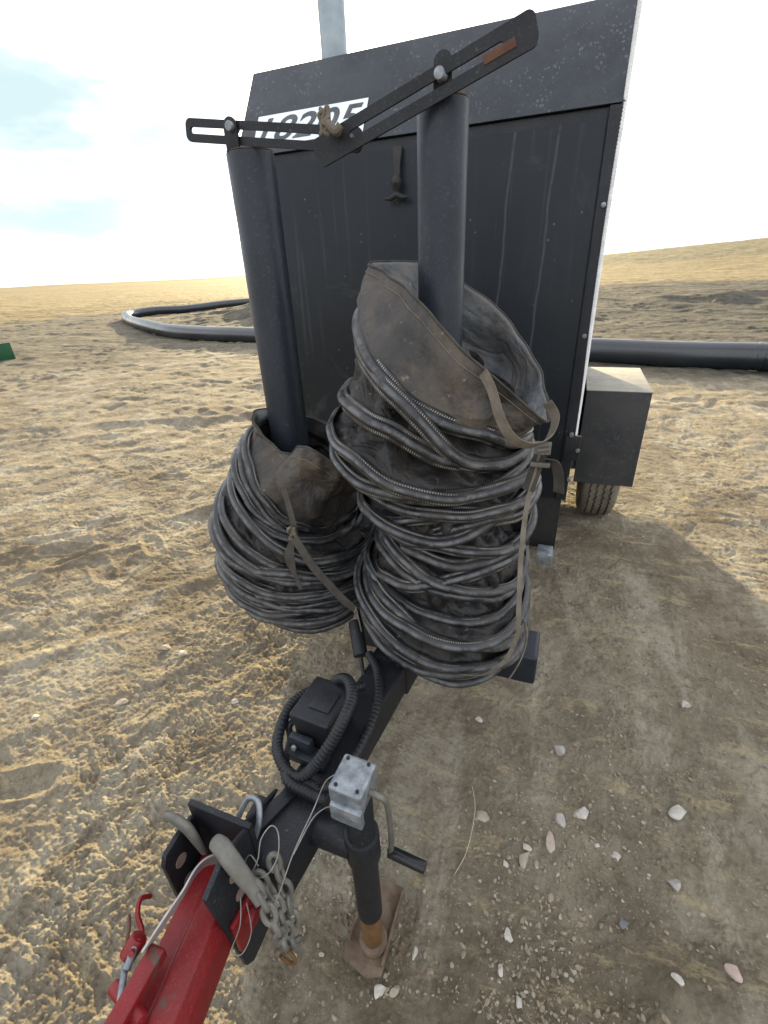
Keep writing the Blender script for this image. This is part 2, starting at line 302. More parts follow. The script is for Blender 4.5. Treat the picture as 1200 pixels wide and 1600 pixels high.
_rf = random.Random(12); FOOT = [(_rf.uniform(-3.2, -0.9), _rf.uniform(0.3, 3.4), _rf.uniform(0, 3.1), _rf.uniform(.010, .022)) for _ in range(22)] + [(0.25, 1.5, 1.9, .007), (0.5, 1.0, 2.2, .006), (0.1, 0.55, 1.2, .006)]
def ground_h(x, y):
    r = np.hypot(x, y); az = np.degrees(np.arctan2(x, y))
    h = 0.004 * pn(x * 1.3 + 5, y * 1.3)
    lit = sstep(-0.35, -0.8, x + 0.25 * pn(x * 1.1, y * 1.1 + 9)) + sstep(0.5, 1.2, x - 0.1) * sstep(1.6, 2.4, y)   # rougher churned soil
    lit = np.clip(lit, 0, 1)
    near = 1 / (1 + (r / 6) ** 2)
    # churned clods
    rx = x * 0.83 + y * 0.55; ry = -x * 0.55 + y * 0.83
    wx = x + 0.06 * pn(x * 5, y * 5 + 50); wy = y + 0.06 * pn(x * 5 + 70, y * 5)
    cl = 0.006 * pn(rx * 1.6, ry * 4.5 + 3) + 0.007 * (np.abs(pn(wx * 4 + 11, wy * 4)) ** 0.8 - 0.3) + 0.004 * (np.abs(pn(wx * 9, wy * 9 + 4)) - 0.2)
    A = lambda f: 1 / (1 + (r * f / 420.0) ** 3)
    cl += 0.0042 * A(18) * pn(wx * 18, wy * 18 + 7) + 0.0036 * A(37) * pn(wx * 37, wy * 37) + 0.0030 * A(75) * pn(wx * 75 + 3, wy * 75) + 0.0020 * A(150) * pn(x * 150, y * 150)
    h += lit * cl * (0.22 + 1.5 * np.clip(pn(x * 1.3, y * 1.7 + 33) + 0.28, 0, 1.1)) + lit * 0.016 * pn(x * 0.9 + 2, y * 1.2)
    h += (0.0040 * pn(wx * 9, wy * 12 + 2) + 0.0034 * A(30) * pn(wx * 30, wy * 30) + 0.0026 * A(70) * pn(x * 70, y * 70) + 0.0010 * A(140) * pn(x * 140, y * 140)) * np.clip(near * 1.5, 0.15, 1)
    k = np.clip(pn(wx * 7 + 40, wy * 7) - 0.10, 0, 1); kk = sstep(0.05, 0.3, pn(x * 1.4 + 3, y * 1.4 + 8))
    h += kk * sstep(0, 0.35, k) * (0.006 + 0.007 * A(45) * np.abs(pn(x * 45, y * 45)) + 0.004 * A(100) * pn(x * 100, y * 100))     # crusty broken patches
    # tyre track with lug marks, right of the drawbar, running away from the camera
    for (x0, y0, x1, y1, hw, dep, lug) in ((0.36, 0.35, -0.06, 2.4, 0.085, 0.016, 0.055), (0.72, 0.9, 0.10, 2.2, 0.07, 0.013, 0.05), (-3.4, 0.9, -1.3, 3.4, 0.12, 0.022, 0.09),
                                       (-2.9, 0.2, -0.7, 2.7, 0.11, 0.013, 0.09), (-1.9, 0.25, -1.0, 1.5, 0.08, 0.012, 0.07), (-6.5, 3.0, -2.0, 5.2, 0.2, 0.03, 0.14), (1.2, 3.1, 3.4, 3.0, 0.15, 0.03, 0.1)):
        dx, dy = x1 - x0, y1 - y0; Ln = math.hypot(dx, dy); ux, uy = dx / Ln, dy / Ln
        s = (x - x0) * ux + (y - y0) * uy; c = (x - x0) * -uy + (y - y0) * ux + 0.05 * pn(s * 1.5, s * 0 + x0)
        m = sstep(-0.1, 0.25, s) * sstep(Ln + 0.1, Ln - 0.25, s) * (0.55 + 0.6 * pn(s * 2.4 + 3, c * 2))
        h += m * (-dep * np.exp(-(c / hw) ** 4) + dep * 0.7 * np.exp(-((np.abs(c) - hw * 1.35) / (hw * 0.35)) ** 2))
        h += m * dep * 0.30 * np.clip(1.6 * np.sin((s + 0.7 * np.abs(c) + 0.012 * pn(x * 22, y * 22)) * 2 * np.pi / lug), -1, 1) * np.exp(-(c / hw) ** 4) * np.clip(0.5 + pn(x * 3, y * 3 + 5) * 1.6, 0, 1)
    for (fx, fy, fa, fd) in FOOT:
        c_, s_ = math.cos(fa), math.sin(fa); u_ = (x - fx) * c_ + (y - fy) * s_; v_ = -(x - fx) * s_ + (y - fy) * c_; q_ = (u_ / 0.14) ** 4 + (v_ / 0.05) ** 4
        h += -fd * np.exp(-q_) + fd * 0.45 * np.exp(-(q_ ** 0.5 - 1.6) ** 2 * 3)
    # larger relief away from camera
    far = sstep(6, 25, r)
    h += far * (0.10 * pn(x * 0.22, y * 0.22) + 0.05 * pn(x * 0.9, y * 0.9)) * 0.8
    h += sstep(2.5, 6, r) * (0.028 * (np.abs(pn(wx * 2.4, wy * 2.4 + 9)) - 0.2) + 0.014 * pn(wx * 6.5, wy * 6.5)) * (0.3 + 1.2 * np.clip(pn(x * 0.6, y * 0.7 + 3) + 0.3, 0, 1))
    h += sstep(3, 9, r) * 0.018 * pn(x * 2.6, y * 3.4) + sstep(4, 12, r) * 0.03 * np.clip(pn(x * 1.3, y * 2.1 + 30), 0, 1)
    # spoil bank inside the pipe loop (left) and behind the pipe (right)
    h += 0.75 * np.exp(-(((x + 9.5) / 4.5) ** 2 + ((y - 17.5) / 2.2) ** 2)) * (1 + 0.3 * pn(x, y))
    h += 0.35 * np.exp(-((y - 19 - 0.2 * x) / 2.5) ** 2) * sstep(-4, 4, x) * (1 + 0.5 * pn(x * 0.7, y * 0.7))
    # hill, right
    h += (4.6 * sstep(45, 150, r) + 0.004 * np.clip(r - 150, 0, 700)) * sstep(-24, 24, az) * (1 - sstep(100, 150, az)) * (1 + 0.05 * pn(x * 0.03, y * 0.03))
    h += sstep(150, 900, r) * (2.6 * pn(x * 0.006, y * 0.006) + 1.4) * (1 - sstep(-24, 24, az))
    h -= sstep(1500, 3500, r) * 10
    return h

def make_ground():
    a_f = np.radians(np.linspace(-98, 50, 1450)); a_b = np.radians(np.linspace(50, 262, 60)[1:-1]); A = np.concatenate([a_f, a_b])
    rr = np.concatenate([np.geomspace(0.12, 0.38, 22)[:-1], np.geomspace(0.38, 5.0, 800)[:-1], np.geomspace(5.0, 45, 480)[:-1], np.geomspace(45, 4200, 160)])
    nA, nR = len(A), len(rr); X = np.outer(rr, np.sin(A)); Y = np.outer(rr, np.cos(A)); Z = ground_h(X, Y)
    co = np.stack([X, Y, Z], -1).reshape(-1, 3); co = np.vstack([co, [[0, 0, float(Z[0].mean())]]])
    i = np.arange(nR - 1)[:, None]; j = np.arange(nA)[None, :]; j2 = (j + 1) % nA
    q = np.stack([i * nA + j, (i) * nA + j2, (i + 1) * nA + j2, (i + 1) * nA + j], -1).reshape(-1, 4)
    tri = np.stack([np.full(nA, nR * nA), (np.arange(nA) + 1) % nA, np.arange(nA)], -1)
    me = bpy.data.meshes.new('ground'); me.vertices.add(len(co)); me.vertices.foreach_set('co', co.astype(np.float32).ravel())
    nl = q.size + tri.size; me.loops.add(nl); me.loops.foreach_set('vertex_index', np.concatenate([q[:, ::-1].ravel(), tri[:, ::-1].ravel()]).astype(np.int32))
    me.polygons.add(len(q) + len(tri)); st = np.concatenate([np.arange(len(q)) * 4, q.size + np.arange(len(tri)) * 3]).astype(np.int32)
    me.polygons.foreach_set('loop_start', st)
    me.update(calc_edges=True); me.polygons.foreach_set('use_smooth', np.ones(len(me.polygons), bool))
    # ground cover: 0 bare soil, 1 dry grass, 2 sagebrush / darker range
    x, y = co[:, 0], co[:, 1]; r = np.hypot(x, y); az = np.degrees(np.arctan2(x, y))
    edge = 29 + 9 * sstep(-30, 5, az) - 4 * sstep(-40, -60, az) * 0 + 3.0 * pn(x * 0.12, y * 0.12) + 2.0 * pn(x * 0.5, y * 0.5)
    grass = sstep(0, 2.5, r - edge)
    sage = sstep(0, 12, r - (78 + 9 * pn(x * 0.05, y * 0.05) + 700 * (1 - sstep(-24, 0, az))))
    bnd = sstep(-0.05, 0.25, pn(x * 0.004 + 4, r * 0.022 + 2) + 0.3 * pn(x * 0.05, y * 0.05)) * sstep(40, 60, r) * (1 - sstep(-24, 0, az))
    sage = np.maximum(sage, 0.62 * bnd)
    spoil = np.clip(sstep(6.8, 8.6, y + 0.5 * pn(x * 0.8, y * 0.8)) * sstep(-16, -10, az) + (0.28 * sstep(3.5, 7, r + 1.5 * pn(x * 0.5, y * 0.5)) + 0.45 * sstep(9, 14, r + 2 * pn(x * 0.3, y * 0.3))) * (1 - sstep(-16, -10, az)) + 0.5 * np.exp(-(((x + 9.5) / 5) ** 2 + ((y - 17.5) / 3) ** 2)), 0, 1) * (0.95 + 0.35 * pn(x * 0.5, y * 1.3))
    for n_, v_ in (('grass', grass), ('sage', sage), ('spoil', np.clip(spoil, 0, 1))):
        at = me.attributes.new(n_, 'FLOAT', 'POINT'); at.data.foreach_set('value', v_.astype(np.float32))
    m = NT('ground_soil')
    P = m.n('ShaderNodeNewGeometry').outputs['Position']
    g = m.attr('grass')['Fac']; sg = m.attr('sage')['Fac']
    big = m.ramp(m.noise(0.9, 5, 0.55, P), 0.3, 0.7); mid = m.ramp(m.noise(4.2, 8, 0.62, P, 0.4), 0.32, 0.68); fine = m.noise(38, 6, 0.7, P)
    soil = m.mix(big, (0.240, 0.206, 0.145), (0.345, 0.305, 0.225))
    soil = m.mix(m.math('MULTIPLY', mid, 0.8), soil, (0.165, 0.135, 0.095))
    pale = m.ramp(m.noise(2.1, 7, 0.62, m.mapping(P, (2.2, 0.6, 1), rot=(0, 0, 0.30)), 0.5), 0.50, 0.62)
    soil = m.mix(m.math('MULTIPLY', pale, 0.5), soil, (0.44, 0.405, 0.315))
    sm = m.ramp(m.noise(13, 9, 0.75, P, 0.8), 0.50, 0.64); soil = m.mix(m.math('MULTIPLY', sm, 0.55), soil, (0.125, 0.092, 0.062))
    pa2 = m.ramp(m.noise(19, 8, 0.75, m.mapping(P, (1, 1, 1), loc=(4, 2, 0)), 0.6), 0.56, 0.68); soil = m.mix(m.math('MULTIPLY', pa2, 0.45), soil, (0.43, 0.385, 0.31))
    soil = m.mix(m.math('MULTIPLY', m.ramp(fine, 0.50, 0.68), 0.45), soil, (0.115, 0.085, 0.06))
    gr = m.ramp(m.voro(95, P), 0.10, 0.30, True); soil = m.mix(m.math('MULTIPLY', gr, m.math('MULTIPLY', m.ramp(m.noise(6, 4, 0.6, P), 0.45, 0.60), 0.65)), soil, (0.46, 0.42, 0.36))
    br = m.ramp(m.noise(0.85, 9, 0.72, m.mapping(P, (1, 1.5, 1), loc=(7, 3, 0), rot=(0, 0, -0.6)), 0.6), 0.50, 0.60); soil = m.mix(m.math('MULTIPLY', br, 0.7), soil, (0.135, 0.106, 0.070))
    st_ = m.ramp(m.noise(5.5, 10, 0.78, m.mapping(P, (0.6, 1.9, 1), rot=(0, 0, -0.5)), 0.4), 0.54, 0.62); soil = m.mix(m.math('MULTIPLY', st_, 0.5), soil, (0.46, 0.38, 0.22))
    crk = m.n('ShaderNodeTexVoronoi'); crk.feature = 'DISTANCE_TO_EDGE'; crk.inputs['Scale'].default_value = 26; dv = m.n('ShaderNodeVectorMath'); dv.operation = 'MULTIPLY_ADD'
    nz = m.n('ShaderNodeTexNoise'); nz.inputs['Scale'].default_value = 30; m.link(P, nz.inputs['Vector']); m.link(nz.outputs['Color'], dv.inputs[0]); dv.inputs[1].default_value = (0.03, 0.03, 0.0); m.link(P, dv.inputs[2]); m.link(dv.outputs[0], crk.inputs['Vector'])
    ck = m.math('MULTIPLY', m.ramp(crk.outputs['Distance'], 0.0, 0.09, True), m.ramp(m.noise(3.3, 4, 0.6, P), 0.48, 0.60))
    soil = m.mix(m.math('MULTIPLY', ck, 0.22), soil, (0.10, 0.075, 0.052))
    gst = m.noise(0.6, 8, 0.7, m.mapping(P, (0.35, 1.6, 1), rot=(0, 0, -0.25)))
    gcol = m.mix(m.ramp(gst, 0.35, 0.62), (0.13, 0.098, 0.052), (0.27, 0.215, 0.115))
    gcol = m.mix(m.math('MULTIPLY', m.ramp(m.noise(1.1, 12, 0.85, P), 0.46, 0.60), 0.75), gcol, (0.13, 0.095, 0.045)); gcol = m.mix(m.ramp(m.noise(0.33, 10, 0.8, m.mapping(P, (0.5, 1.3, 1), loc=(3, 1, 0))), 0.60, 0.66), gcol, (0.075, 0.062, 0.035))
    scol = m.mix(m.ramp(m.noise(0.5, 12, 0.85, P), 0.42, 0.58), (0.065, 0.06, 0.036), (0.20, 0.17, 0.095))
    soil = m.mix(m.math('MULTIPLY', m.attr('spoil')['Fac'], 1.0), soil, m.mix(m.ramp(m.noise(3.2, 11, 0.82, P), 0.38, 0.62), (0.040, 0.037, 0.030), (0.100, 0.091, 0.072)))
    col = m.mix(g, soil, gcol); col = m.mix(sg, col, scol)
    nb = m.bump(m.noise(130, 6, 0.75, P), 0.006, 1.0); nb = m.bump(m.noise(24, 10, 0.76, P, 0.3), 0.024, 0.8, nb)
    me.materials.append(m.fin(col, 0.95, 0, nb, 0.15))
    ob = bpy.data.objects.new('ground', me); COL.objects.link(ob); ob['kind'] = 'structure'
make_ground()
def gh(x, y): return float(ground_h(np.array([float(x)]), np.array([float(y)]))[0])

# ---------------------------------------------------------------- TRAILER
T = root('heater_trailer', 'black enclosed utility trailer with sloped speckled roof, two upright posts and drawbar jack', 'trailer', (-0.6, 1.9, 0))
XL, XR, YF, YB = -1.29, 0.058, 1.9, 3.65
# body (open-bottomed box of real thickness)
b = MB(); b.box(XL, XR, YF, YB, 0.62, 1.9, 0.006); b.build('body', 'steel', T)
rf = MB(); rf.prism([(YF - 0.012, 1.903), (YF + 0.185, 2.2), (YB - 0.185, 2.2), (YB + 0.012, 1.903)], 'x', XL + 0.005, XR + 0.008, 0.004)
roof = rf.build('roof', 'speckled', T)
# decal lying on the roof slope
sd = Vector((0, 0.197, 0.297)).normalized(); sn = Vector((0, -0.297, 0.197)).normalized()
def slope(x, u, off=0.0): return Vector((x, YF - 0.012, 1.903)) + sd * u + sn * off
d = MB(); x0, x1, u0, u1 = -1.215, -0.765, 0.030, 0.158
d.add([slope(x0, u0, 0.001), slope(x1, u0, 0.001), slope(x1, u1, 0.001), slope(x0, u1, 0.001), slope(x0, u0, 0.003), slope(x1, u0, 0.003), slope(x1, u1, 0.003), slope(x0, u1, 0.003)],
      [(3, 2, 1, 0), (4, 5, 6, 7), (0, 1, 5, 4), (1, 2, 6, 5), (2, 3, 7, 6), (3, 0, 4, 7)])
dec = d.build('number_decal', 'decal', roof, smooth=False)
tcu = bpy.data.curves.new('digits', 'FONT'); tcu.body = '18205'; tcu.size = 0.135; tcu.shear = 0.25; tcu.extrude = 0.0004; tcu.offset = 0.0022; tcu.space_character = 1.08
tmp = bpy.data.objects.new('tmp', tcu); COL.objects.link(tmp); bpy.context.view_layer.update()
tm = bpy.data.meshes.new_from_object(tmp.evaluated_get(bpy.context.evaluated_depsgraph_get())); bpy.data.objects.remove(tmp)
xs = [v.co.x for v in tm.vertices]; sc_ = 0.415 / (max(xs) - min(xs)); dg = MB()
dg.add([slope(-1.195 + (v.co.x - min(xs)) * sc_, 0.048 + v.co.y * 1.0, 0.0042 + v.co.z) for v in tm.vertices], [list(p.vertices) for p in tm.polygons])
dg.build('number', 'digits', dec, smooth=False)
# front door panel, seam, right hinge strip
b = MB(); b.box(-1.255, 0.019, YF - 0.006, YF + 0.004, 0.625, 1.868, 0.002); door = b.build('front_panel', 'door', T)
b = MB(); b.box(0.0235, XR + 0.004, YF - 0.009, YF + 0.01, 0.62, 1.9, 0.002); strip = b.build('edge_strip', 'steel', T)
for z in (1.652, 1.262, 1.46, 1.06):
    if z in (1.652, 1.262): MB().cyl((0.044, YF - 0.014, z), (0.044, YF - 0.009, z), 0.008, 14, bev=0.002).build('bolt', 'galv', strip)
b = MB(); b.box(0.03, 0.085, YF - 0.025, YF - 0.009, 0.80, 0.90, 0.003); lb = b.build('latch_bracket', 'steel', T)
for p in ((0.048, 0.905), (0.078, 0.845), (0.062, 0.72)): MB().cyl((p[0], YF - 0.035, p[1]), (p[0], YF - 0.008, p[1]), 0.008, 12, bev=0.002).build('bolt', 'cast', lb)
# underbody skirt (rubber flap) and chassis
b = MB(); b.box(-1.25, 0.046, YF + 0.012, YF + 0.024, 0.365, 0.618, 0.002); b.build('mud_flap', 'flap', T)
b = MB(); b.box(-0.95, -0.87, YF + 0.03, YB, 0.5, 0.617, 0.005).box(-0.30, -0.22, YF + 0.03, YB, 0.5, 0.617, 0.005).box(-1.5, 0.32, 3.10, 3.17, 0.30, 0.37, 0.005); b.build('chassis', 'steel', T)
b = MB(); b.box(-1.25, 0.03, 2.45, 3.64, 0.11, 0.498, 0.01); b.build('belly_sun_block', 'steel', T)  # added unseen block; stops low sun passing under the body, leaves a thin gap
b = MB(); b.box(-0.40, 0.058, 3.66, 4.5, 0.32, 0.85, 0.006); b.build('rear_sun_block', 'steel', T)  # added hidden box behind the body; extends its ground shadow on the right
b = MB(); b.box(-0.024, 0.040, 1.80, 1.885, 0.345, 0.398, 0.004); b.box(-0.016, 0.032, 1.796, 1.8, 0.352, 0.391, 0.001); b.build('tube_end', 'galv', T)
b = MB(); b.box(0.058, 0.13, 2.86, 3.4, 0.38, 0.5, 0.006); b.build('fender_mount', 'cast', T)
# exhaust stack
b = MB(); b.cyl((-0.985, 2.2, 2.19), (-0.985, 2.2, 3.1), 0.05, 32); stk = b.build('exhaust_stack', 'stack', T)
b = MB(); b.cyl((-0.985, 2.2, 2.19), (-0.985, 2.2, 2.215), 0.068, 32, bev=0.004); b.build('flange', 'darkrust', stk)
# fenders + wheels
def wheel(xc, side):
    yc, rw, hw = 3.15, 0.335, 0.105
    prof = [(-hw * 0.8, 0.20), (-hw, 0.24), (-hw * 1.04, 0.285), (-hw * 0.93, 0.318), (-hw * 0.8, 0.330), (hw * 0.8, 0.330), (hw * 0.93, 0.318), (hw * 1.04, 0.285), (hw, 0.24), (hw * 0.8, 0.20)]
    prof = [prof[0], prof[1], prof[2], prof[3], prof[4]]
    for gx in (-0.058, -0.02, 0.02, 0.058): prof += [(gx - 0.007, 0.3345), (gx - 0.004, 0.322), (gx + 0.004, 0.322), (gx + 0.007, 0.3345)]
    prof += [(hw * 0.8, 0.330), (hw * 0.93, 0.318), (hw * 1.04, 0.285), (hw, 0.24), (hw * 0.8, 0.20)]
    n = 96; vs = []; fs = []; K = len(prof)
    for i in range(n):
        a = 2 * math.pi * i / n
        for j, (px, pr_) in enumerate(prof):
            wv = 0.004 * (1 if (i // 1) % 2 else -1) if 5 <= j < K - 5 else 0
            vs.append((xc + px + wv, yc + math.sin(a) * pr_, 0.331 + math.cos(a) * pr_))
    for i in range(n):
        for j in range(K - 1): fs.append((i * K + j, i * K + j + 1, ((i + 1) % n) * K + j + 1, ((i + 1) % n) * K + j))
    wh = bpy.data.objects.new('wheel', None); COL.objects.link(wh); wh.parent = T; wh.location = (xc - T['_o'][0], yc - T['_o'][1], 0.331); wh['_o'] = (xc, yc, 0.331)
    MB().add(vs, fs).build('tyre', 'tyre', wh, ang=60)
    MB().cyl((xc - 0.07, yc, 0.331), (xc + 0.07, yc, 0.331), 0.2, 40, bev=0.01).build('rim', 'cast', wh)
wheel(0.275, 1); wheel(-1.5, -1)
for fx0, fx1 in ((0.118, 0.437), (-1.66, -1.34)):
    b = MB(); b.box(fx0, fx1, 2.80, 2.804, 0.325, 0.866, 0.001).box(fx0, fx1, 3.466, 3.47, 0.345, 0.866, 0.001)
    s = fx1 if fx0 > 0 else fx0 + 0.004; b.box(s - 0.004, s, 2.805, 3.465, 0.42, 0.865, 0.001)
    fo = b.build('fender', 'fender', T); b = MB(); b.box(fx0 - 0.002, fx1 + 0.002, 2.798, 3.472, 0.8665, 0.871, 0.0015); b.build('fender_top', 'fendertop', fo)
# drawbar, cross tube
def skew(b, fn): b.v = [fn(*p) for p in b.v]; return b
def tongue_x(y): return -0.428 + (y - 0.44) * 0.105
b = MB(); b.box(-0.05, 0.05, 0.36, 1.92, 0.39, 0.5, 0.009, seg=3); skew(b, lambda x, y, z: (x + tongue_x(y), y, z)); b.build('drawbar_beam', 'steel', T)
b = MB(); b.box(-0.56, 0.025, 1.10, 1.225, 0.36, 0.47, 0.012, seg=3); b.box(-1.0, -0.561, 1.14, 1.30, 0.452, 0.468, 0.003); b.build('cross_tube', 'post', T)
b = MB(); b.box(-0.055, 0.055, 0.93, 1.12, 0.38, 0.508, 0.008); skew(b, lambda x, y, z: (x + tongue_x(y), y, z)); b.build('splice_plate', 'steel', T)
b = MB(); b.cyl((-0.500, 0.985, 0.57), (-0.452, 0.905, 0.52), 0.021, 20, bev=0.003); b.build('jack_socket', 'steel', T)
# posts with top brackets
POSTS = ((-0.792, 1.225, 0.0575, 1.768), (-0.297, 1.175, 0.0525, 1.792))
def lug_mb(x, y, z0, wd, hh, th):
    pts = [(x - wd / 2, z0), (x + wd / 2, z0)] + [(x + wd / 2 * math.cos(a), z0 + hh - wd / 2 + wd / 2 * math.sin(a)) for a in np.linspace(0, math.pi, 9)]
    return MB().prism(pts, 'y', y, y + th, 0.001)
for (x, y, r, zt) in POSTS:
    b = MB(); b.cyl((x, y, 0.46), (x, y, zt), r, 48, bev=0.003); po = b.build('upright_post', 'post', T)
    MB().cyl((x, y, zt + 0.0005), (x, y, zt + 0.003), r * 0.97, 40).build('post_cap', 'darkrust', po)
    MB().cyl((x, y, 0.47), (x, y, 0.478), 0.2, 40, bev=0.002).build('duct_platform', 'steel', po)
    lug_mb(x + (-0.012 if x < -0.5 else 0.012), y - 0.052, zt - 0.003, 0.036, 0.066, 0.006).build('lug', 'steel', po)
def slotted(p0, p1, wd, s0, s1, sw, th, y, mat='steel', rust=False):
    p0 = Vector((p0[0], 0, p0[1])); p1 = Vector((p1[0], 0, p1[1])); t = (p1 - p0).normalized(); n = Vector((-t.z, 0, t.x)); Lg = (p1 - p0).length
    def stad(a, b_, w_, k=8, rad=None):
        rad = rad or w_ / 2; o = []
        for cx, sx in ((b_ - rad, 1), (a + rad, -1)):
            for i, (sz, st) in enumerate((((-1), -90), ((1), 0)) if sx == 1 else (((1), 90), ((-1), 180))):
                for j in range(k + 1):
                    an = math.radians(st + 90 * j / k); o.append((cx + rad * math.cos(an), sz * (w_ / 2 - rad) + rad * math.sin(an)))
        return o
    O = stad(0, Lg, wd, rad=0.014); I = stad(s0, s1, sw, rad=sw * 0.49); N = len(O)
    mk = lambda q, yy: p0 + t * q[0] + n * q[1] + Vector((0, yy, 0))
    vs = [mk(q, y) for q in O] + [mk(q, y) for q in I] + [mk(q, y + th) for q in O] + [mk(q, y + th) for q in I]; fs = []
    for i in range(N):
        j = (i + 1) % N
        fs += [(i, j, N + j, N + i), (2 * N + j, 2 * N + i, 3 * N + i, 3 * N + j), (j, i, 2 * N + i, 2 * N + j), (N + i, N + j, 3 * N + j, 3 * N + i)]
    return MB().add(vs, fs)
A1 = slotted((-0.935, 1.822), (-0.478, 1.752), 0.046, 0.013, 0.36, 0.013, 0.006, 1.181).build('retaining_bar', 'steel', T, ang=30)
A2 = slotted((-0.555, 1.722), (-0.118, 1.856), 0.052, 0.085, 0.40, 0.013, 0.006, 1.106).build('retaining_bar', 'steel', T, ang=30)
for (x, y, z) in ((-0.800, 1.166, 1.811), (-0.285, 1.098, 1.815)):
    MB().cyl((x, y - 0.004, z), (x, y + 0.03, z), 0.010, 20, bev=0.002).build('bolt', 'galv', A1 if x < -0.5 else A2)
MB().cyl((-0.50, 1.09, 1.755), (-0.50, 1.19, 1.755), 0.009, 16, bev=0.002).build('pivot_pin', 'cast', A2)
b = MB(); b.prism([(-0.205, 1.816), (-0.150, 1.833), (-0.154, 1.846), (-0.209, 1.829)], 'y', 1.1045, 1.1065, 0.0003); b.build('rust_patch', 'darkrust', A2)
# rubber draw latch on the door
b = MB()
b.ribbon([(-0.632, 1.885, 1.87), (-0.632, 1.872, 1.82), (-0.633, 1.868, 1.775)], [0.034, 0.024, 0.022], 0.012)
b.tube([(-0.633, 1.868, 1.785), (-0.633, 1.864, 1.775), (-0.633, 1.862, 1.765), (-0.634, 1.864, 1.752), (-0.634, 1.866, 1.735)], [0.010, 0.018, 0.019, 0.013, 0.009], 14)
b.tube([(-0.675, 1.862, 1.722), (-0.655, 1.862, 1.722), (-0.634, 1.862, 1.733), (-0.612, 1.862, 1.722), (-0.592, 1.862, 1.722)], [0.004, 0.009, 0.012, 0.009, 0.004], 12)
b.build('rubber_latch', 'rubber', T)

# ---- hitch channel
b = MB(); th = 0.011
b.prism([(0.275, 0.565), (0.275, 0.42), (0.30, 0.37), (0.36, 0.36), (0.36, 0.585), (0.32, 0.59), (0.285, 0.585)], 'x', -0.575, -0.575 + th, 0.004)
b.prism([(0.245, 0.615), (0.268, 0.32), (0.285, 0.295), (0.345, 0.30), (0.36, 0.35), (0.36, 0.615), (0.30, 0.64)], 'x', -0.446, -0.446 + th, 0.003)
b.box(-0.575, -0.435, 0.361, 0.373, 0.35, 0.615, 0.003)
hc = b.build('hitch_channel', 'steel', T)
for x, zz in ((-0.5635, (0.535, 0.47, 0.405)), (-0.4345, (0.575, 0.515))):
    for z in zz: MB().cyl((x, 0.305, z), (x + 0.0015, 0.305, z), 0.013, 20).build('bolt_hole', 'hole', hc)
b = MB(); b.prism([(-0.575, 0.372), (-0.435, 0.372), (-0.40, 0.56), (-0.425, 0.56)], 'z', 0.455, 0.467, 0.002); b.prism([(0.375, 0.50), (0.50, 0.50), (0.375, 0.56)], 'x', -0.487, -0.477, 0.002)
b.prism([(-0.50, 0.40), (-0.47, 0.385), (-0.43, 0.50), (-0.452, 0.52)], 'z', 0.505, 0.513, 0.002)
b.build('gusset', 'steel', T)
b = MB(); b.box(-0.512, -0.476, 0.425, 0.475, 0.44, 0.505, 0.004, mat=None); b.build('side_lug', 'steel', T)

# ---- tongue jack
JX, JY = -0.272, 0.478
J = MB().cyl((JX, JY, 0.185), (JX, JY, 0.63), 0.0285, 32, bev=0.002).build('tongue_jack', 'steel', T)
MB().cyl((JX, JY, 0.05), (JX, JY, 0.187), 0.0235, 28, bev=0.001).build('inner_tube', 'rusty', J)
b = MB(); b.cyl((tongue_x(0.48) + 0.04, JY, 0.455), (JX - 0.02, JY, 0.455), 0.033, 28, bev=0.003); b.cyl((JX, JY, 0.42), (JX, JY, 0.50), 0.036, 28, bev=0.003); b.build('jack_mount', 'steel', J)
rotz = Matrix.Translation((JX, JY, 0)) @ Matrix.Rotation(math.radians(-2), 4, 'Z')
b = MB(); b.box(-0.036, 0.030, -0.040, 0.034, 0.63, 0.685, 0.007, mat=rotz, seg=3); b.box(-0.030, 0.034, -0.052, -0.038, 0.612, 0.655, 0.005, mat=rotz); hd = b.build('gear_housing', 'galv', J)
for q in ((-0.024, -0.030), (0.018, -0.030), (-0.024, 0.024), (0.018, 0.024)):
    MB().cyl((JX + q[0], JY + q[1], 0.684), (JX + q[0], JY + q[1], 0.6875), 0.0035, 10).build('screw', 'steel', hd)
b = MB(); b.tube(cr([(JX + 0.025, JY - 0.005, 0.655), (JX + 0.045, JY - 0.006, 0.653), (JX + 0.056, JY - 0.003, 0.640), (JX + 0.058, JY + 0.008, 0.60), (JX + 0.056, JY + 0.02, 0.50), (JX + 0.050, JY + 0.03, 0.42), (JX + 0.045, JY + 0.033, 0.398), (JX + 0.06, JY + 0.033, 0.392)], 6), 0.006, 14); cr_ = b.build('crank_arm', 'cast', J)
b = MB(); b.cyl((JX + 0.042, JY + 0.034, 0.395), (JX + 0.125, JY + 0.030, 0.392), 0.0125, 24, bev=0.003); b.build('crank_grip', M['rubber'] if False else basic('glossy_black_grip', (0.012, 0.013, 0.015), (0.02, 0.02, 0.022), 20, 0.22), cr_)
b = MB(); pl = [(-0.318, 0.612), (-0.236, 0.612), (-0.232, 0.425), (-0.265, 0.410), (-0.328, 0.425), (-0.338, 0.45)]
b.prism(pl, 'z', 0.018, 0.028, 0.003); b.cyl((JX, JY, 0.026), (JX, JY, 0.055), 0.034, 28, bev=0.004)
b.box(-0.333, -0.327, 0.46, 0.60, 0.020, 0.040, 0.002); b.box(-0.239, -0.233, 0.44, 0.60, 0.020, 0.042, 0.002)
b.build('foot_plate', 'plate_rust', J)

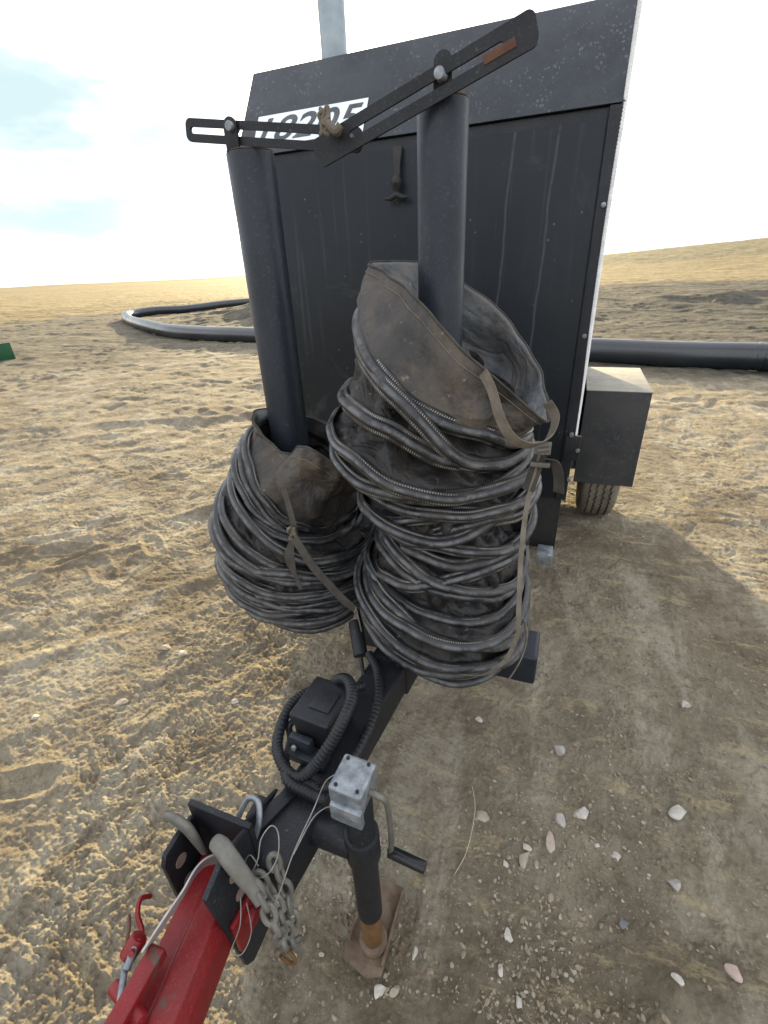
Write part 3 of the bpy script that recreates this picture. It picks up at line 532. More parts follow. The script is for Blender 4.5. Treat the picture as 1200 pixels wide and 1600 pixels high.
# ---- breakaway battery box and conduit loops
b = MB(); rb = Matrix.Translation((-0.442, 0.662, 0)) @ Matrix.Rotation(math.radians(-4), 4, 'Z')
b.box(-0.052, 0.052, -0.062, 0.062, 0.575, 0.612, 0.006, mat=rb, seg=3); b.box(-0.046, 0.046, -0.056, 0.056, 0.505, 0.577, 0.005, mat=rb); b.box(-0.018, 0.035, -0.03, 0.03, 0.6115, 0.6165, 0.002, mat=rb)
bb = b.build('battery_box', 'conduit', T)
b = MB(); b.box(-0.045, 0.012, -0.085, -0.066, 0.525, 0.565, 0.004, mat=rb); b.box(-0.05, 0.05, -0.10, -0.06, 0.505, 0.527, 0.004, mat=rb); b.build('terminal_block', 'post', bb)
MB().cyl((-0.475, 0.575, 0.545), (-0.475, 0.568, 0.545), 0.006, 12).build('bolt', 'galv', bb)
def conduit(name, pts, r, corr=True):
    P = cr(pts, 26); rs = [r * (1 + (0.10 if corr and (i % 4) < 2 else 0)) for i in range(len(P))]
    return MB().tube(P, rs, 12).build(name, 'conduit', T)
conduit('wiring_conduit', [(-0.375, 0.50, 0.515), (-0.40, 0.515, 0.525), (-0.433, 0.515, 0.53), (-0.478, 0.530, 0.54), (-0.515, 0.568, 0.55), (-0.532, 0.637, 0.56), (-0.522, 0.69, 0.565), (-0.484, 0.735, 0.56), (-0.43, 0.76, 0.55), (-0.40, 0.80, 0.53)], 0.012)
conduit('wiring_conduit', [(-0.46, 0.520, 0.525), (-0.426, 0.520, 0.54), (-0.402, 0.545, 0.56), (-0.377, 0.58, 0.60), (-0.362, 0.615, 0.635), (-0.364, 0.665, 0.645), (-0.395, 0.712, 0.64), (-0.435, 0.728, 0.61), (-0.46, 0.73, 0.55)], 0.0125)
conduit('wiring_conduit', [(-0.428, 0.91, 0.53), (-0.39, 0.87, 0.53), (-0.362, 0.815, 0.525), (-0.343, 0.745, 0.52), (-0.342, 0.669, 0.515), (-0.350, 0.59, 0.515), (-0.375, 0.53, 0.515), (-0.41, 0.50, 0.51)], 0.0115)
conduit('wiring_conduit', [(-0.49, 0.55, 0.53), (-0.45, 0.505, 0.535), (-0.40, 0.498, 0.53), (-0.36, 0.50, 0.52)], 0.0115)
conduit('wiring_conduit', [(-0.50, 0.56, 0.51), (-0.505, 0.60, 0.52), (-0.515, 0.62, 0.545), (-0.50, 0.64, 0.55)], 0.008, False)
conduit('wiring_conduit', [(-0.36, 1.00, 0.55), (-0.345, 0.93, 0.50), (-0.375, 0.87, 0.47), (-0.42, 0.86, 0.49), (-0.45, 0.90, 0.52)], 0.006, False)
# ---- safety hooks, chain, cables
def hook(pts, rs, nm='safety_hook'):
    return MB().tube(cr(pts, 8), list(np.interp(np.linspace(0, 1, (len(pts) - 1) * 8 + 1), np.linspace(0, 1, len(rs)), rs)), 18, flat=0.6).build(nm, 'cast', T)
hook([(-0.607, 0.332, 0.590), (-0.595, 0.332, 0.608), (-0.578, 0.332, 0.612), (-0.556, 0.332, 0.600), (-0.540, 0.331, 0.565), (-0.534, 0.332, 0.53)], [0.005, 0.011, 0.0145, 0.015, 0.012, 0.008])
h2 = hook([(-0.476, 0.318, 0.615), (-0.466, 0.314, 0.640), (-0.446, 0.308, 0.648), (-0.424, 0.301, 0.636), (-0.405, 0.298, 0.605), (-0.388, 0.297, 0.575), (-0.372, 0.292, 0.56)], [0.006, 0.0125, 0.015, 0.015, 0.014, 0.012, 0.012])
ch = bpy.data.objects.new('safety_chain', None); COL.objects.link(ch); ch.parent = T; ch['_o'] = T['_o']
random.seed(4)
def link_mb(c, d, tw, L_=0.0175, W_=0.0095, r=0.0050):
    d = Vector(d).normalized(); s = d.orthogonal().normalized(); s = Matrix.Rotation(tw, 3, d) @ s; P = []
    for k in range(20):
        a = 2 * math.pi * k / 20; P.append(Vector(c) + d * (math.cos(a) * L_ * (1 if abs(math.cos(a)) < .7 else .95)) + s * (math.sin(a) * W_))
    return MB().tube(P, r, 8, closed=True)
for path, n_ in (([(-0.385, 0.298, 0.575), (-0.368, 0.292, 0.555), (-0.352, 0.284, 0.53), (-0.345, 0.283, 0.495), (-0.343, 0.287, 0.455), (-0.345, 0.295, 0.42)], 7),
                 ([(-0.392, 0.320, 0.56), (-0.372, 0.316, 0.53), (-0.357, 0.308, 0.50), (-0.348, 0.303, 0.47), (-0.338, 0.30, 0.43), (-0.34, 0.31, 0.395)], 7),
                 ([(-0.378, 0.345, 0.575), (-0.365, 0.34, 0.54), (-0.352, 0.33, 0.50), (-0.344, 0.32, 0.46)], 5)):
    P = cr(path, 10)
    for i in range(n_):
        k = int((len(P) - 1) * i / (n_ - 1)); k2 = min(k + 2, len(P) - 1); k1 = max(k2 - 4, 0)
        link_mb(P[k], P[k2] - P[k1], (i % 2) * math.pi / 2 + random.uniform(-.4, .4)).build('chain_link', 'cast', ch)
MB().tube([(-0.35 + 0.018 * math.cos(a), 0.29, 0.385 + 0.026 * math.sin(a)) for a in np.linspace(-2.6, 1.2, 16)], 0.0035, 8).build('snap_ring', 'rusty', ch)
MB().tube(cr([(-0.50, 0.40, 0.55), (-0.49, 0.425, 0.575), (-0.465, 0.425, 0.58), (-0.45, 0.40, 0.56), (-0.455, 0.38, 0.53)], 6), 0.006, 10).build('shackle', 'galv', T)
def cable(nm, pts, r=0.0016, mat='wire', par=None):
    return MB().tube(cr(pts, 10), r, 6).build(nm, mat, par or T)
cable('breakaway_cable', [(-0.405, 0.31, 0.58), (-0.398, 0.33, 0.60), (-0.402, 0.352, 0.62), (-0.395, 0.375, 0.625), (-0.378, 0.37, 0.622), (-0.366, 0.345, 0.605), (-0.375, 0.322, 0.585), (-0.40, 0.312, 0.575), (-0.425, 0.32, 0.575), (-0.42, 0.335, 0.59), (-0.395, 0.325, 0.59)], 0.0012)
cable('breakaway_cable', [(-0.308, 0.485, 0.66), (-0.335, 0.475, 0.635), (-0.346, 0.437, 0.60), (-0.352, 0.37, 0.58), (-0.352, 0.307, 0.555), (-0.362, 0.295, 0.54)], 0.0012)
cable('breakaway_cable', [(-0.300, 0.445, 0.625), (-0.327, 0.446, 0.60), (-0.346, 0.425, 0.585), (-0.354, 0.369, 0.57)], 0.0011)
cable('breakaway_cable', [(-0.41, 0.285, 0.56), (-0.40, 0.26, 0.53), (-0.405, 0.235, 0.50), (-0.39, 0.24, 0.49), (-0.385, 0.265, 0.51), (-0.40, 0.285, 0.55)], 0.0010)

# ---------------------------------------------------------------- red drawbar of the towing machine
RD = root('red_drawbar', 'scuffed red steel drawbar coupled into the black hitch channel, lower left corner', 'drawbar', (-0.48, 0.1, 0.5))
def rx(y): return -0.496 - (y - 0.3) * -0.18 if y > 0 else -0.442 + (y) * -0.02
def redx(x, y, z): return (x - 0.497 + (0.30 - y) * 0.17, y, z)
b = MB(); b.prism([(-0.050, 0.42), (0.050, 0.42), (0.050, 0.485), (0.036, 0.512), (-0.004, 0.512), (-0.012, 0.498), (-0.050, 0.498)], 'y', -0.55, 0.345, 0.004, seg=3); skew(b, redx); b.build('beam', 'red', RD)
b = MB(); b.box(-0.4345, -0.424, 0.262, 0.335, 0.40, 0.49, 0.004); b.build('clevis_tine', 'red', RD)
MB().cyl((-0.43, 0.300, 0.455), (-0.408, 0.300, 0.455), 0.016, 20, bev=0.003).build('pin', 'red', RD)
b = MB(); b.box(-0.014, 0.014, -0.10, 0.09, 0.512, 0.535, 0.005, seg=3); b.v = [Matrix.Rotation(math.radians(3), 3, 'Z') @ Vector(p) for p in b.v]; b.v = [(p[0] - 0.500, p[1] + 0.100, p[2] + 0.012) for p in b.v]; lv = b.build('latch_lever', 'red', RD)
b = MB(); b.cyl((-0.548, 0.132, 0.518), (-0.47, 0.115, 0.525), 0.011, 16, bev=0.003); b.cyl((-0.555, 0.165, 0.52), (-0.545, 0.19, 0.54), 0.014, 16, bev=0.003); b.cyl((-0.50, 0.06, 0.545), (-0.49, 0.06, 0.565), 0.014, 16, bev=0.003); b.build('pivot_boss', 'red', lv)
cable('hose', [(-0.595, 0.25, 0.50), (-0.597, 0.235, 0.52), (-0.583, 0.215, 0.52), (-0.56, 0.20, 0.515), (-0.548, 0.18, 0.53), (-0.535, 0.165, 0.55)], 0.0045, 'red', RD)
cable('hose', [(-0.61, 0.215, 0.50), (-0.595, 0.20, 0.50), (-0.575, 0.18, 0.51), (-0.55, 0.175, 0.53)], 0.003, 'darkrust', RD)
MB().cyl((-0.545, 0.185, 0.54), (-0.535, 0.15, 0.535), 0.006, 12).build('spring_pin', 'galv', RD)
MB().cyl((-0.545, 0.155, 0.53), (-0.515, 0.118, 0.53), 0.0055, 12).build('spring_pin', 'galv', RD)
b = MB(); b.ribbon(cr([(-0.472, 0.330, 0.555), (-0.486, 0.305, 0.585), (-0.494, 0.282, 0.590), (-0.498, 0.25, 0.58), (-0.508, 0.215, 0.565), (-0.52, 0.18, 0.545)], 6), [0.03 + 0.012 * math.sin(i / 30 * 3) for i in range(31)], 0.003, (0.35, 0, 0.94)); b.build('latch_plate', 'white', RD)

# ---------------------------------------------------------------- ducts
def frame(C, r, roll, pitch, seed, n=144, wob=1.0):
    rs = random.Random(seed); a1, a2, a3 = [rs.uniform(0, 6.28) for _ in range(3)]
    Rm = Matrix.Rotation(math.radians(pitch), 3, 'X') @ Matrix.Rotation(math.radians(roll), 3, 'Y'); N = Rm @ Vector((0, 0, 1)); P = []
    for k in range(n):
        t = 2 * math.pi * k / n; rr = r * (1 + wob * (0.035 * math.sin(2 * t + a1) + 0.018 * math.sin(3 * t + a2)))
        P.append(Vector(C) + Rm @ Vector((math.cos(t) * rr, math.sin(t) * rr, wob * (0.017 * math.sin(2 * t + a3) + 0.006 * math.sin(3 * t + a2) + 0.004 * math.sin(5 * t + a1)) + wob * 0.012 * mnoise.noise(Vector((math.cos(t) * 2.6 + seed, math.sin(t) * 2.6, seed * .37))))))
    return P, N
PROF = [(-.019, .0005), (-.0095, .002), (-.0085, .0060), (-.0055, .0112), (0, .0135), (.0055, .0112), (.0085, .0060), (.0095, .002), (.016, .0005), (.016, -.003), (0, -.004), (-.019, -.003)]
def hoop_mb(P, N, C, k=1.0):
    n = len(P); K = len(PROF); vs = []; uv = []; fs = []; ln = 0
    for i in range(n):
        R_ = (P[i] - C); R_ = (R_ - N * R_.dot(N)).normalized()
        for j, (ax, ra) in enumerate(PROF): vs.append(P[i] + N * ax * k + R_ * (ra * k)); uv.append((i / n * 1.6, j / K))
    for i in range(n):
        for j in range(K): fs.append((i * K + j, i * K + (j + 1) % K, ((i + 1) % n) * K + (j + 1) % K, ((i + 1) % n) * K + j))
    b = MB(); b.add(vs, fs); b.uv = uv; return b
def resample(pts, n):
    P = cr(pts, 20, True); Ls = [0]
    for i in range(len(P)): Ls.append(Ls[-1] + (P[(i + 1) % len(P)] - P[i]).length)
    P.append(P[0]); res = []; j = 0
    for k in range(n):
        s = Ls[-1] * k / n
        while Ls[j + 1] < s: j += 1
        t = (s - Ls[j]) / max(1e-9, Ls[j + 1] - Ls[j]); res.append(P[j].lerp(P[j + 1], t))
    return res
def duct(name, label, loc, rings, rim, seed, group, slack=0.03, crumple=1.0):
    D = root(name, label, 'duct hose', loc, group); n = 144; SUB = 7; rows = []; fr = []
    for i, (C, r, ro, pi_) in enumerate(rings): P, N = frame(C, r, ro, pi_, seed + i, n); fr.append((P, N, Vector(C)))
    rs = random.Random(seed)
    for i in range(len(fr) - 1):
        P, N, C = fr[i]; Q, N2, C2 = fr[i + 1]; sl = slack * rs.uniform(0.6, 1.5); ph = rs.uniform(0, 6.28); f1 = rs.randint(5, 9); f2 = rs.randint(13, 22)
        for s in range(SUB):
            t = s / SUB; row = []
            for k in range(n):
                th = 2 * math.pi * k / n; p = P[k].lerp(Q[k], t); c = C.lerp(C2, t); ax = (p - c).normalized()
                e = math.sin(math.pi * t); gap = (P[k] - Q[k]).length
                w_ = 0.5 + 0.5 * math.sin(f1 * th + ph + 1.5 * math.sin(2 * th)); w2 = math.sin(f2 * th - ph * 2 + 3 * t)
                q = mnoise.noise(Vector((p.x * 14, p.y * 14, p.z * 14 + i)))
                bulge = -sl * e * (0.30 + 0.70 * w_) + 0.006 * e * w2 + 0.022 * e * q + 0.012 * e * abs(mnoise.noise(Vector((p.x * 30, p.y * 30, p.z * 18))))
                if gap > 0.06: bulge += e * (0.020 * q + 0.010 * w2 - 0.004)
                row.append(p + ax * (bulge - 0.002) + Vector((0, 0, e * 0.008 * (w_ - 0.5) * (1 + gap * 6))))
            rows.append(row)
    rows.append(fr[-1][0])
    def grid(rows):
        vs = [p for r_ in rows for p in r_]; fs = []
        for i in range(len(rows) - 1):
            for k in range(n): fs.append((i * n + k, i * n + (k + 1) % n, (i + 1) * n + (k + 1) % n, (i + 1) * n + k))
        return MB().add(vs, fs)
    grid(rows).build('sleeve', 'fabric', D, ang=180)
    for i, (P, N, C) in enumerate(fr): hoop_mb(P, N, C, rs.uniform(0.95, 1.3)).build('hoop', 'hoop', D, ang=50)
    # collar: last hoop to the open rim
    Pl = fr[-1][0]; Q = resample(rim, n); cc = sum(Q, Vector()) / n; best = min(range(n), key=lambda o: sum((Q[(k + o) % n] - Pl[k]).length for k in range(0, n, 6))); Q = [Q[(k + best) % n] for k in range(n)]
    K = 14; cr_rows = []; in_rows = []
    for s in range(K + 1):
        t = s / K; a = []; bq = []
        for k in range(n):
            th = 2 * math.pi * k / n; p = Pl[k].lerp(Q[k], t); ax = (p - cc); ax.z *= 0.3; ax.normalize(); q = mnoise.noise(Vector((p.x * 9, p.y * 9, p.z * 9 + seed))); q2 = mnoise.noise(Vector((p.x * 30, p.y * 30, p.z * 12)))
            dd = crumple * (0.016 * q + 0.004 * q2 - 0.010 * (crumple - 1) * abs(mnoise.noise(Vector((p.x * 16, p.y * 16, p.z * 5))))) * (0.35 + math.sin(math.pi * t)) + 0.0025 * math.sin(17 * th) * t
            p2 = p + ax * (dd + 0.004 * (1 if t > 0.0 else 0)); a.append(p2); bq.append(p2 - ax * 0.005)
        cr_rows.append(a); in_rows.append(bq)
    grid(cr_rows).build('collar', 'collar', D, ang=180)
    lin = grid([cr_rows[-1]] + in_rows[::-1]); lin.build('lining', 'collar_in', D, ang=180)
    hem = [p + Vector((0, 0, 0.001)) for p in cr_rows[-1]]; MB().tube(hem, 0.0028, 6, closed=True).build('hem', 'web_dark', D)
    se = cr_rows[-3]; MB().tube([p + (p - cc).normalized() * 0.0012 for p in se], 0.0010, 5, closed=True).build('stitching', 'web', D)
    return D, cr_rows
RP = (-0.270, 1.125)
specR = [(.512, -5, .195), (.530, 8, .215), (.565, 5, .236), (.585, 14, .234), (.640, 27, .245), (.672, 21, .242), (.690, 8, .232), (.738, 8, .216), 
         (.790, 14, .198), (.803, -11, .192), (.840, 19, .194), (.888, -6, .192), (.902, 9, .197), (.938, -17, .198), (.985, -11, .204), (.998, -3, .208), (1.035, 5, .222)]
rn = random.Random(21); ringsR = [((RP[0] + rn.uniform(-.02, .02) + 0.010 + 0.02 * math.exp(-((z - .86) / .12) ** 2), RP[1] + rn.uniform(-.014, .014), z), r * rn.uniform(.98, 1.03), ro, rn.uniform(-2, 12)) for z, ro, r in specR]
ringsR += [((-0.300, 1.12, 1.085), .248, 7, 5), ((-0.312, 1.12, 1.12), .256, 10, 4), ((-0.290, 1.115, 1.185), .228, 22, 5), ((-0.268, 1.105, 1.24), .230, 31, 4), ((-0.262, 1.12, 1.272), .232, 38, 3)]
rimR = [(-0.025, 1.08, 1.194), (-0.056, 1.2, 1.255), (-0.12, 1.27, 1.34), (-0.187, 1.31, 1.404), (-0.267, 1.33, 1.453), (-0.335, 1.33, 1.496), (-0.386, 1.3, 1.512), (-0.432, 1.22, 1.516), (-0.449, 1.12, 1.513),
        (-0.39, 1.05, 1.496), (-0.314, 0.99, 1.46), (-0.251, 0.95, 1.41), (-0.195, 0.93, 1.36), (-0.144, 0.93, 1.319), (-0.089, 0.96, 1.266), (-0.039, 1.02, 1.206)]
DR, _ = duct('collapsed_duct', 'tall stack of black hooped duct hose on the right post, brown collar flared wide open', (RP[0], RP[1], 0.478), ringsR, rimR, 100, 'collapsed duct hoses on the trailer posts', 0.062, 1.45)
LP = (-0.80, 1.215)
specL = [(z_ + .018, a_, r_ * .975) for z_, a_, r_ in [(.500, 0, .24), (.515, 4, .255), (.53, 7, .265), (.548, 2, .27), (.565, 9, .276), (.583, 6, .28), (.60, 13, .28), (.618, 10, .28), (.635, 17, .28), (.652, 14, .278), (.668, 21, .274), (.684, 24, .268), (.70, 27, .262)]]
ringsL = [((-0.53 - r * math.cos(math.radians(ro)) + rn.uniform(-.01, .01), LP[1] + rn.uniform(-.012, .012), zr + r * math.sin(math.radians(ro))), r * rn.uniform(.985, 1.015), ro, rn.uniform(-2, 9)) for zr, ro, r in specL]
ringsL += [((-0.785, 1.215, .868), .215, 30, 6), ((-0.775, 1.212, .888), .212, 37, 6), ((-0.763, 1.21, .910), .208, 43, 7), ((-0.750, 1.21, .932), .20, 49, 7)]
rimL = [(-0.545, 1.17, 1.00), (-0.59, 1.28, 1.02), (-0.67, 1.34, 1.04), (-0.76, 1.345, 1.07), (-0.845, 1.30, 1.11), (-0.885, 1.21, 1.13), (-0.845, 1.13, 1.115), (-0.775, 1.10, 1.055), (-0.71, 1.085, 1.045), (-0.655, 1.05, 1.085), (-0.59, 1.02, 1.09), (-0.525, 1.05, 1.03)]
DL, _ = duct('collapsed_duct', 'shorter bulging stack of black hooped duct hose on the left post with crumpled collar', (LP[0], LP[1], 0.478), ringsL, rimL, 300, 'collapsed duct hoses on the trailer posts', 0.052, 2.2)
# straps
def strap(nm, pts, w_, mat, par, wd=(1, 0, 0.1), th=0.0018): P = cr(pts, 8); return MB().ribbon(P, w_, th, wd).build(nm, mat, par)
s1 = strap('tie_strap', [(-0.150, 0.925, 1.318), (-0.128, 0.905, 1.29), (-0.105, 0.885, 1.24), (-0.078, 0.89, 1.20), (-0.045, 0.93, 1.178), (-0.018, 0.98, 1.18), (-0.010, 1.02, 1.21), (-0.03, 1.03, 1.24)], 0.022, 'web', DR, (0.6, -0.3, 0.6))
b = MB(); b.box(-0.044, -0.010, 0.972, 0.980, 1.145, 1.172, 0.002); b.box(-0.048, -0.008, 0.968, 0.976, 1.118, 1.128, 0.002); b.cyl((-0.036, 0.968, 1.155), (-0.012, 0.968, 1.160), 0.005, 10); b.build('buckle', 'cast', s1)
strap('tie_strap', [(-0.030, 0.985, 1.15), (-0.034, 0.985, 1.10), (-0.045, 0.965, 1.03), (-0.044, 0.92, 0.93), (-0.035, 0.875, 0.82), (-0.032, 0.87, 0.74), (-0.055, 0.862, 0.66), (-0.105, 0.862, 0.60), (-0.18, 0.90, 0.55)], 0.011, 'web', DR, (0.9, 0.3, 0))
strap('tie_strap', [(-0.030, 0.986, 1.14), (-0.038, 0.985, 1.10), (-0.047, 0.975, 1.06)], 0.026, 'web_dark', DR, (1, 0, 0))
strap('tie_strap', [(-0.026, 0.982, 1.135), (0.000, 0.985, 1.125), (0.012, 0.99, 1.09), (0.016, 0.99, 1.055)], 0.024, 'web_dark', DR, (1, -0.5, 0))
strap('tie_strap', [(-0.11, 0.85, 0.535), (-0.06, 0.87, 0.56), (-0.025, 0.92, 0.60), (-0.012, 0.97, 0.64), (-0.022, 1.0, 0.68)], 0.013, 'web', DR, (0.3, -0.5, 0.8))
k1 = strap('tie_strap', [(-0.665, 0.965, 1.00), (-0.645, 0.945, 0.96), (-0.628, 0.93, 0.915), (-0.624, 0.925, 0.885)], 0.018, 'web_dark', DL)
b = MB(); rk = random.Random(3)
P = [(-0.626 + rk.uniform(-.014, .014), 0.915 + rk.uniform(-.01, .008), 0.885 + rk.uniform(-.03, .03)) for _ in range(12)]; b.tube(cr(P, 6), 0.004, 7); b.build('knot', 'web', k1)
strap('tie_strap', [(-0.630, 0.915, 0.87), (-0.640, 0.905, 0.82), (-0.632, 0.905, 0.77), (-0.618, 0.905, 0.72)], [0.010 + 0.018 * math.sin(min(1, i / 16) * 3.0) for i in range(25)], 'web_dark', DL, (1, 0.2, 0))
strap('tie_strap', [(-0.622, 0.915, 0.88), (-0.590, 0.905, 0.84), (-0.560, 0.90, 0.80), (-0.528, 0.905, 0.755), (-0.490, 0.915, 0.70), (-0.465, 0.93, 0.665)], 0.022, 'web_dark', DL, (0.8, 0.4, 0.5))
b = MB(); P = [(-0.466 + rk.uniform(-.008, .008), 0.925, 0.655 + rk.uniform(-.02, .02)) for _ in range(8)] + [(-0.45, 0.92, 0.60)]; b.tube(cr(P, 6), 0.0022, 6); b.build('knot', 'web', k1)
# knotted rag on the bars
RG = MB(); rk = random.Random(9); P = [(-0.512 + rk.uniform(-.014, .014), 1.078 + rk.uniform(-.01, .01), 1.765 + rk.uniform(-.022, .03)) for _ in range(16)]
RG.tube(cr(P, 8), 0.0042, 8); RG.tube(cr([(-0.505, 1.07, 1.765), (-0.49, 1.072, 1.75), (-0.478, 1.074, 1.758)], 6), 0.008, 8)
tag(RG.build('knotted_cord', 'web', None, origin=(-0.51, 1.08, 1.76)), 'frayed pale cord knotted where the two slotted bars cross', 'cord')
# white rope down the right corner
rope = MB(); n_ = 420
for s in range(3):
    P = []
    for i in range(n_):
        t = i / (n_ - 1); z = 2.25 - t * 1.36; x = 0.062 + 0.0012 * math.sin(t * 9) - 0.0 * t; y = 1.895 + 0.004 * math.sin(t * 7 + 1); a = z * 2 * math.pi / 0.028 + s * 2.094
        P.append((x + 0.0036 * math.cos(a), y + 0.0036 * math.sin(a), z))
    rope.tube(P, 0.0036, 7)
tag(rope.build('rope', 'rope', None, origin=(0.076, 1.895, 0.89)), 'white twisted rope strung tight down the right corner of the trailer', 'rope')

# ---------------------------------------------------------------- background pipe, green beam
pp = [(6.0, 7.6), (2.999, 8.1), (2.617, 8.272), (1.547, 8.468), (0.346, 8.767), (-3.5, 9.62), (-7.396, 10.557), (-9.088, 10.956), (-10.956, 11.569), (-13.53, 13.043), (-16.435, 15.222), (-18.6, 17.1), (-19.25, 18.1), (-19.1, 19.3), (-18.604, 20.905), (-17.6, 24.0), (-15, 30)]
P = cr([(x, y, gh(x, y) + 0.175) for x, y in pp], 14); b = MB(); b.tube(P, 0.188, 32)
tag(b.build('plastic_pipe', 'pipe', None, origin=(0, 9, 0)), 'long black plastic pipe lying on the dirt and bending back behind the trailer', 'pipe')
b = MB(); b.prism([(7.55, 0.02), (7.85, 0.02), (7.85, 0.30), (7.55, 0.34)], 'x', -14.2, -12.5, 0.012); b.v = [(p[0], p[1] + (p[0] + 12.25) * -0.25, p[2] + (p[0] + 12.25) * -0.03) for p in b.v]
pj = bpy.data.objects['plastic_pipe']
for k_ in (30, 62):
    a_, c_ = P[k_], P[k_ + 1]; t_ = (c_ - a_).normalized()
    o_ = MB().cyl(a_ - t_ * 0.02, a_ + t_ * 0.02, 0.192, 32, bev=0.008); o_.v = [(p[0], p[1] - 9, p[2]) for p in o_.v]
    wb = o_.build('weld_bead', 'pipe', None); wb.parent = pj
g = root('green_beam', 'green painted steel beam end on the dirt at the left edge', 'beam', (-13, 7.7, 0)); b.build('beam', 'green', g)
b = MB(); b.box(-12.5, -12.47, 7.50, 7.90, -0.02, 0.36, 0.006); b.build('end_plate', 'green', g)

# ---------------------------------------------------------------- stones
def rock_mb(c, sx, sy, sz, seed, sub=2, ang=0.0, rough=0.35):
    bm = bmesh.new(); bmesh.ops.create_icosphere(bm, subdivisions=sub, radius=1); rs = random.Random(seed); off = Vector((rs.uniform(0, 99), rs.uniform(0, 99), 0))
    cuts = [(Vector((rs.gauss(0, 1), rs.gauss(0, 1), rs.gauss(0, .8))).normalized(), rs.uniform(.30, .8)) for _ in range(9)]
    for v in bm.verts:
        p = v.co.copy()
        for nn, dd in cuts:
            k = p.dot(nn)
            if k > dd: p -= nn * (k - dd)
        p *= 1 + rough * 0.35 * mnoise.noise(p * 1.7 + off)
        ca, sa = math.cos(ang), math.sin(ang); x, y = p.x * sx, p.y * sy; v.co = Vector((c[0] + x * ca - y * sa, c[1] + x * sa + y * ca, c[2] + p.z * sz))
    bm.verts.index_update(); m = MB().add([v.co[:] for v in bm.verts], [[v.index for v in f.verts] for f in bm.faces]); bm.free(); return m
def stone_mat(n, c1, c2): return basic(n, c1, c2, 30, 0.85, 0, 0.002, 90, (0.25, 0.21, 0.16), 60, 0.3)
SM = {'white': stone_mat('white_stone', (0.33, 0.305, 0.27), (0.50, 0.47, 0.42)), 'tan': stone_mat('tan_stone', (0.27, 0.22, 0.17), (0.36, 0.31, 0.25)), 'grey': stone_mat('grey_stone', (0.26, 0.245, 0.22), (0.35, 0.335, 0.305)),
      'pink': stone_mat('pink_stone', (0.30, 0.22, 0.19), (0.40, 0.31, 0.27)), 'dark': stone_mat('dark_stone', (0.10, 0.105, 0.108), (0.16, 0.165, 0.168))}
ST = [(.487, 1.083, .024, .013, .6, 'white', 'large white wedge-shaped stone, rightmost big one on the bare dirt'), (.212, .989, .022, .015, -.3, 'white', 'pale flat stone above the cluster right of the jack'),
      (.144, .941, .013, .017, .2, 'grey', 'grey angular stone lying just left of the pale flat stone'), (.125, .868, .013, .019, .4, 'tan', 'flat tan slab half sunk above the round tan stone'),
      (-.071, .878, .013, .017, .3, 'tan', 'tan chunky stone beside the dry straw'), (.060, .800, .014, .018, 0, 'tan', 'round tan pebble with a white chip behind it'),
      (.060, .832, .013, .008, 0, 'white', 'small white chip touching the top of the round tan pebble'), (.012, .772, .008, .012, .3, 'white', 'small pale pebble left of the round tan pebble'),
      (.091, .796, .006, .010, 0, 'tan', 'tiny tan pebble right of the round tan pebble'), (.301, .896, .014, .010, -.4, 'white', 'bright white pebble in the middle of the right-hand dirt'),
      (.148, .789, .007, .007, 0, 'white', 'tiny white pebble below the flat tan slab'), (.253, .905, .008, .006, -.5, 'white', 'small white chip left of the bright white pebble'),
      (.571, 1.518, .018, .014, -.4, 'white', 'white stone farthest back beside the tyre tracks'), (.14, 1.187, .014, .022, .5, 'grey', 'upright pale grey stone on crumbly soil below the duct stack'),
      (-.146, 1.223, .012, .012, 0, 'white', 'white pebble in the crumbs under the right duct stack'), (-.174, .502, .008, .014, .1, 'white', 'pale oblong pebble right of the rusty jack foot'),
      (-.232, .408, .014, .014, .2, 'white', 'white lumpy stone touching the near corner of the jack foot'), (-.199, .420, .010, .012, -.3, 'tan', 'tan stone just right of the white lump by the jack foot'),
      (.039, .614, .010, .014, .1, 'white', 'white knobbly pebble below the tan pebble group'), (.03, .538, .009, .010, .3, 'white', 'small cream pebble near the bottom centre'),
      (.078, .498, .008, .016, 0, 'white', 'thin white sliver of stone at the bottom centre'), (.538, .721, .017, .010, -.9, 'pink', 'pink stone near the lower right corner'),
      (.312, .738, .011, .011, 0, 'dark', 'dark bluish pebble in a small hollow'), (-.357, .693, .014, .026, .1, 'pink', 'long pink stone on the ground behind the jack tube'),
      (.439, .868, .017, .014, 0, 'grey', 'flat grey-brown stone half buried in the wheel track'), (-1.507, .848, .017, .012, .4, 'tan', 'tan stone casting a long shadow on the sunlit dirt'),
      (-1.458, 1.14, .020, .013, .4, 'white', 'white sunlit stone in front of the left duct stack'), (-1.56, 1.15, .018, .011, .2, 'tan', 'pale tan sunlit stone left of the white sunlit one'),
      (-1.071, 1.001, .013, .011, 0, 'white', 'small white pebble nearest the battery box on sunlit dirt'), (-1.795, .695, .016, .013, .2, 'white', 'white pebble nearest the left picture edge'),
      (.415, .655, .012, .008, -.2, 'white', 'low white flake left of the pink stone'), (-1.92, 1.5, .016, .012, 0, 'grey', 'grey pebble farthest left among ruts in the sun')]
for i, (x, y, sx, sy, an, mt, lb) in enumerate(ST):
    z = gh(x, y); k_ = 1.6 if max(sx, sy) > .0165 else 1.25; sx *= k_; sy *= k_; o = rock_mb((x, y, z + min(sx, sy) * 0.18), sx, sy, min(sx, sy) * 0.72, i * 7 + 1, 3, an).build('stone', SM[mt], None, origin=(x, y, z), ang=28); tag(o, lb, 'stone', 'stones lying on the dirt')
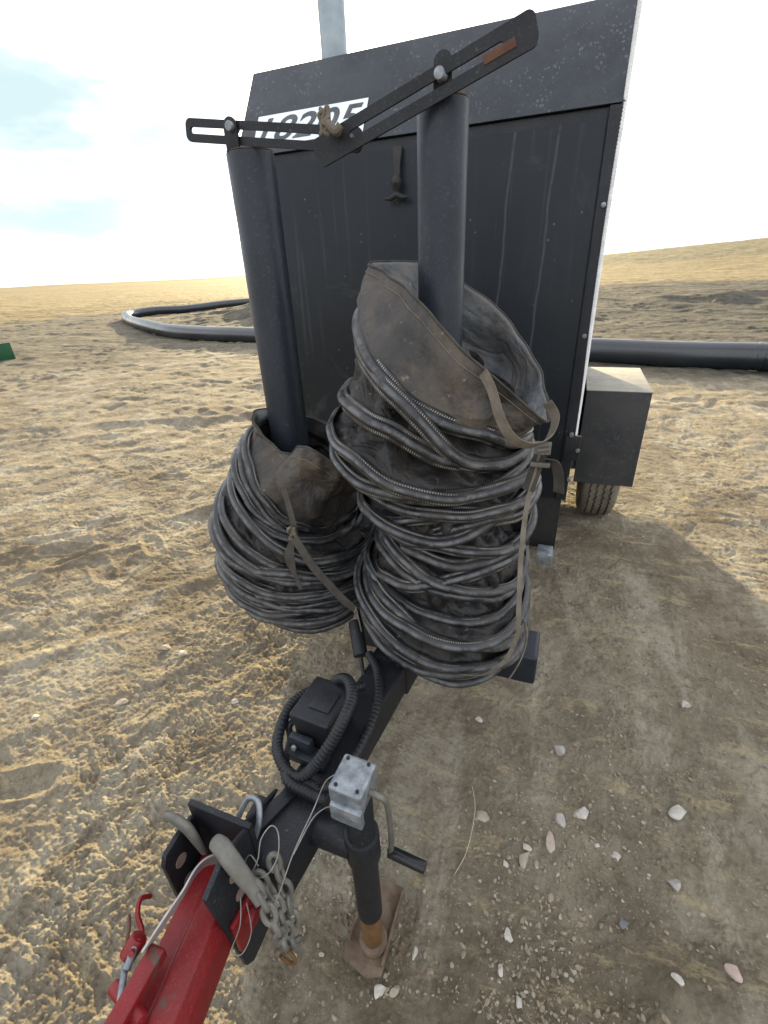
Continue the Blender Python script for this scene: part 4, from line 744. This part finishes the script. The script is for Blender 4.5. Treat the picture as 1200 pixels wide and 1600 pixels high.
# gravel and crumbs
def scatter(name, mats, N, seed, smin, smax, dens):
    rs = random.Random(seed); b = MB(); cnt = 0
    tmpl = []
    for k in range(10):
        r_ = rock_mb((0, 0, 0), 1, 1, 0.7, 500 + k + seed, 1, 0, 0.5); tmpl.append((np.array(r_.v), r_.f))
    V = []; F = []; o = 0; pts = []
    while len(pts) < N:
        r = 0.45 + 5.5 * rs.random() ** 1.7; a = math.radians(rs.uniform(-66, 50)); x, y = r * math.sin(a), r * math.cos(a)
        if rs.random() < dens(x, y): pts.append((x, y))
    zs = ground_h(np.array([p[0] for p in pts]), np.array([p[1] for p in pts]))
    for (x, y), z in zip(pts, zs):
        s = smin + (smax - smin) * rs.random() ** 4; v, f = tmpl[rs.randrange(10)]; a = rs.uniform(0, 6.28); ca, sa = math.cos(a), math.sin(a)
        q = v * s * np.array([rs.uniform(.7, 1.3), rs.uniform(.7, 1.3), 1]); V.append(np.stack([q[:, 0] * ca - q[:, 1] * sa + x, q[:, 0] * sa + q[:, 1] * ca + y, q[:, 2] + z + s * 0.2], 1))
        F += [tuple(i + o for i in ff) for ff in f]; o += len(v)
    b.v = [tuple(p) for p in np.vstack(V)]; b.f = F
    ob = b.build(name, mats, None, smooth=False); tag(ob, None, None, None, 'stuff'); return ob
def dens(x, y): return min(1, max(0.12, float(pn(np.array([x * 1.9 + 7]), np.array([y * 1.9]))[0]) * 1.6 + 0.3))
o = scatter('gravel', stone_mat('gravel_pale', (0.23, 0.20, 0.155), (0.34, 0.305, 0.245)), 5200, 5, .0016, .008, dens); tag(o, 'fine pale gravel strewn over the bare dirt', 'gravel')
o = scatter('soil_crumbs', basic('soil_crumb', (0.15, 0.115, 0.08), (0.28, 0.23, 0.165), 20, 0.95, 0, 0.001, 120), 14000, 6, .0018, .010, dens); tag(o, 'loose brown crumbs of soil strewn over the dirt', 'soil crumbs')
P = cr([(-0.12, 0.96, gh(-0.12, 0.96) + 0.004), (-0.097, 0.883, gh(-0.097, 0.883) + 0.010), (-0.098, 0.769, gh(-0.098, 0.769) + 0.006), (-0.118, 0.70, gh(-0.118, 0.70) + 0.003)], 8)
tag(MB().tube(P, 0.0008, 6).build('straw_stalk', 'straw', None, origin=(-0.11, 0.8, 0)), 'thin dry straw stalk lying right of the jack', 'straw')
for o in scene.objects:
    if '_o' in o: del o['_o']
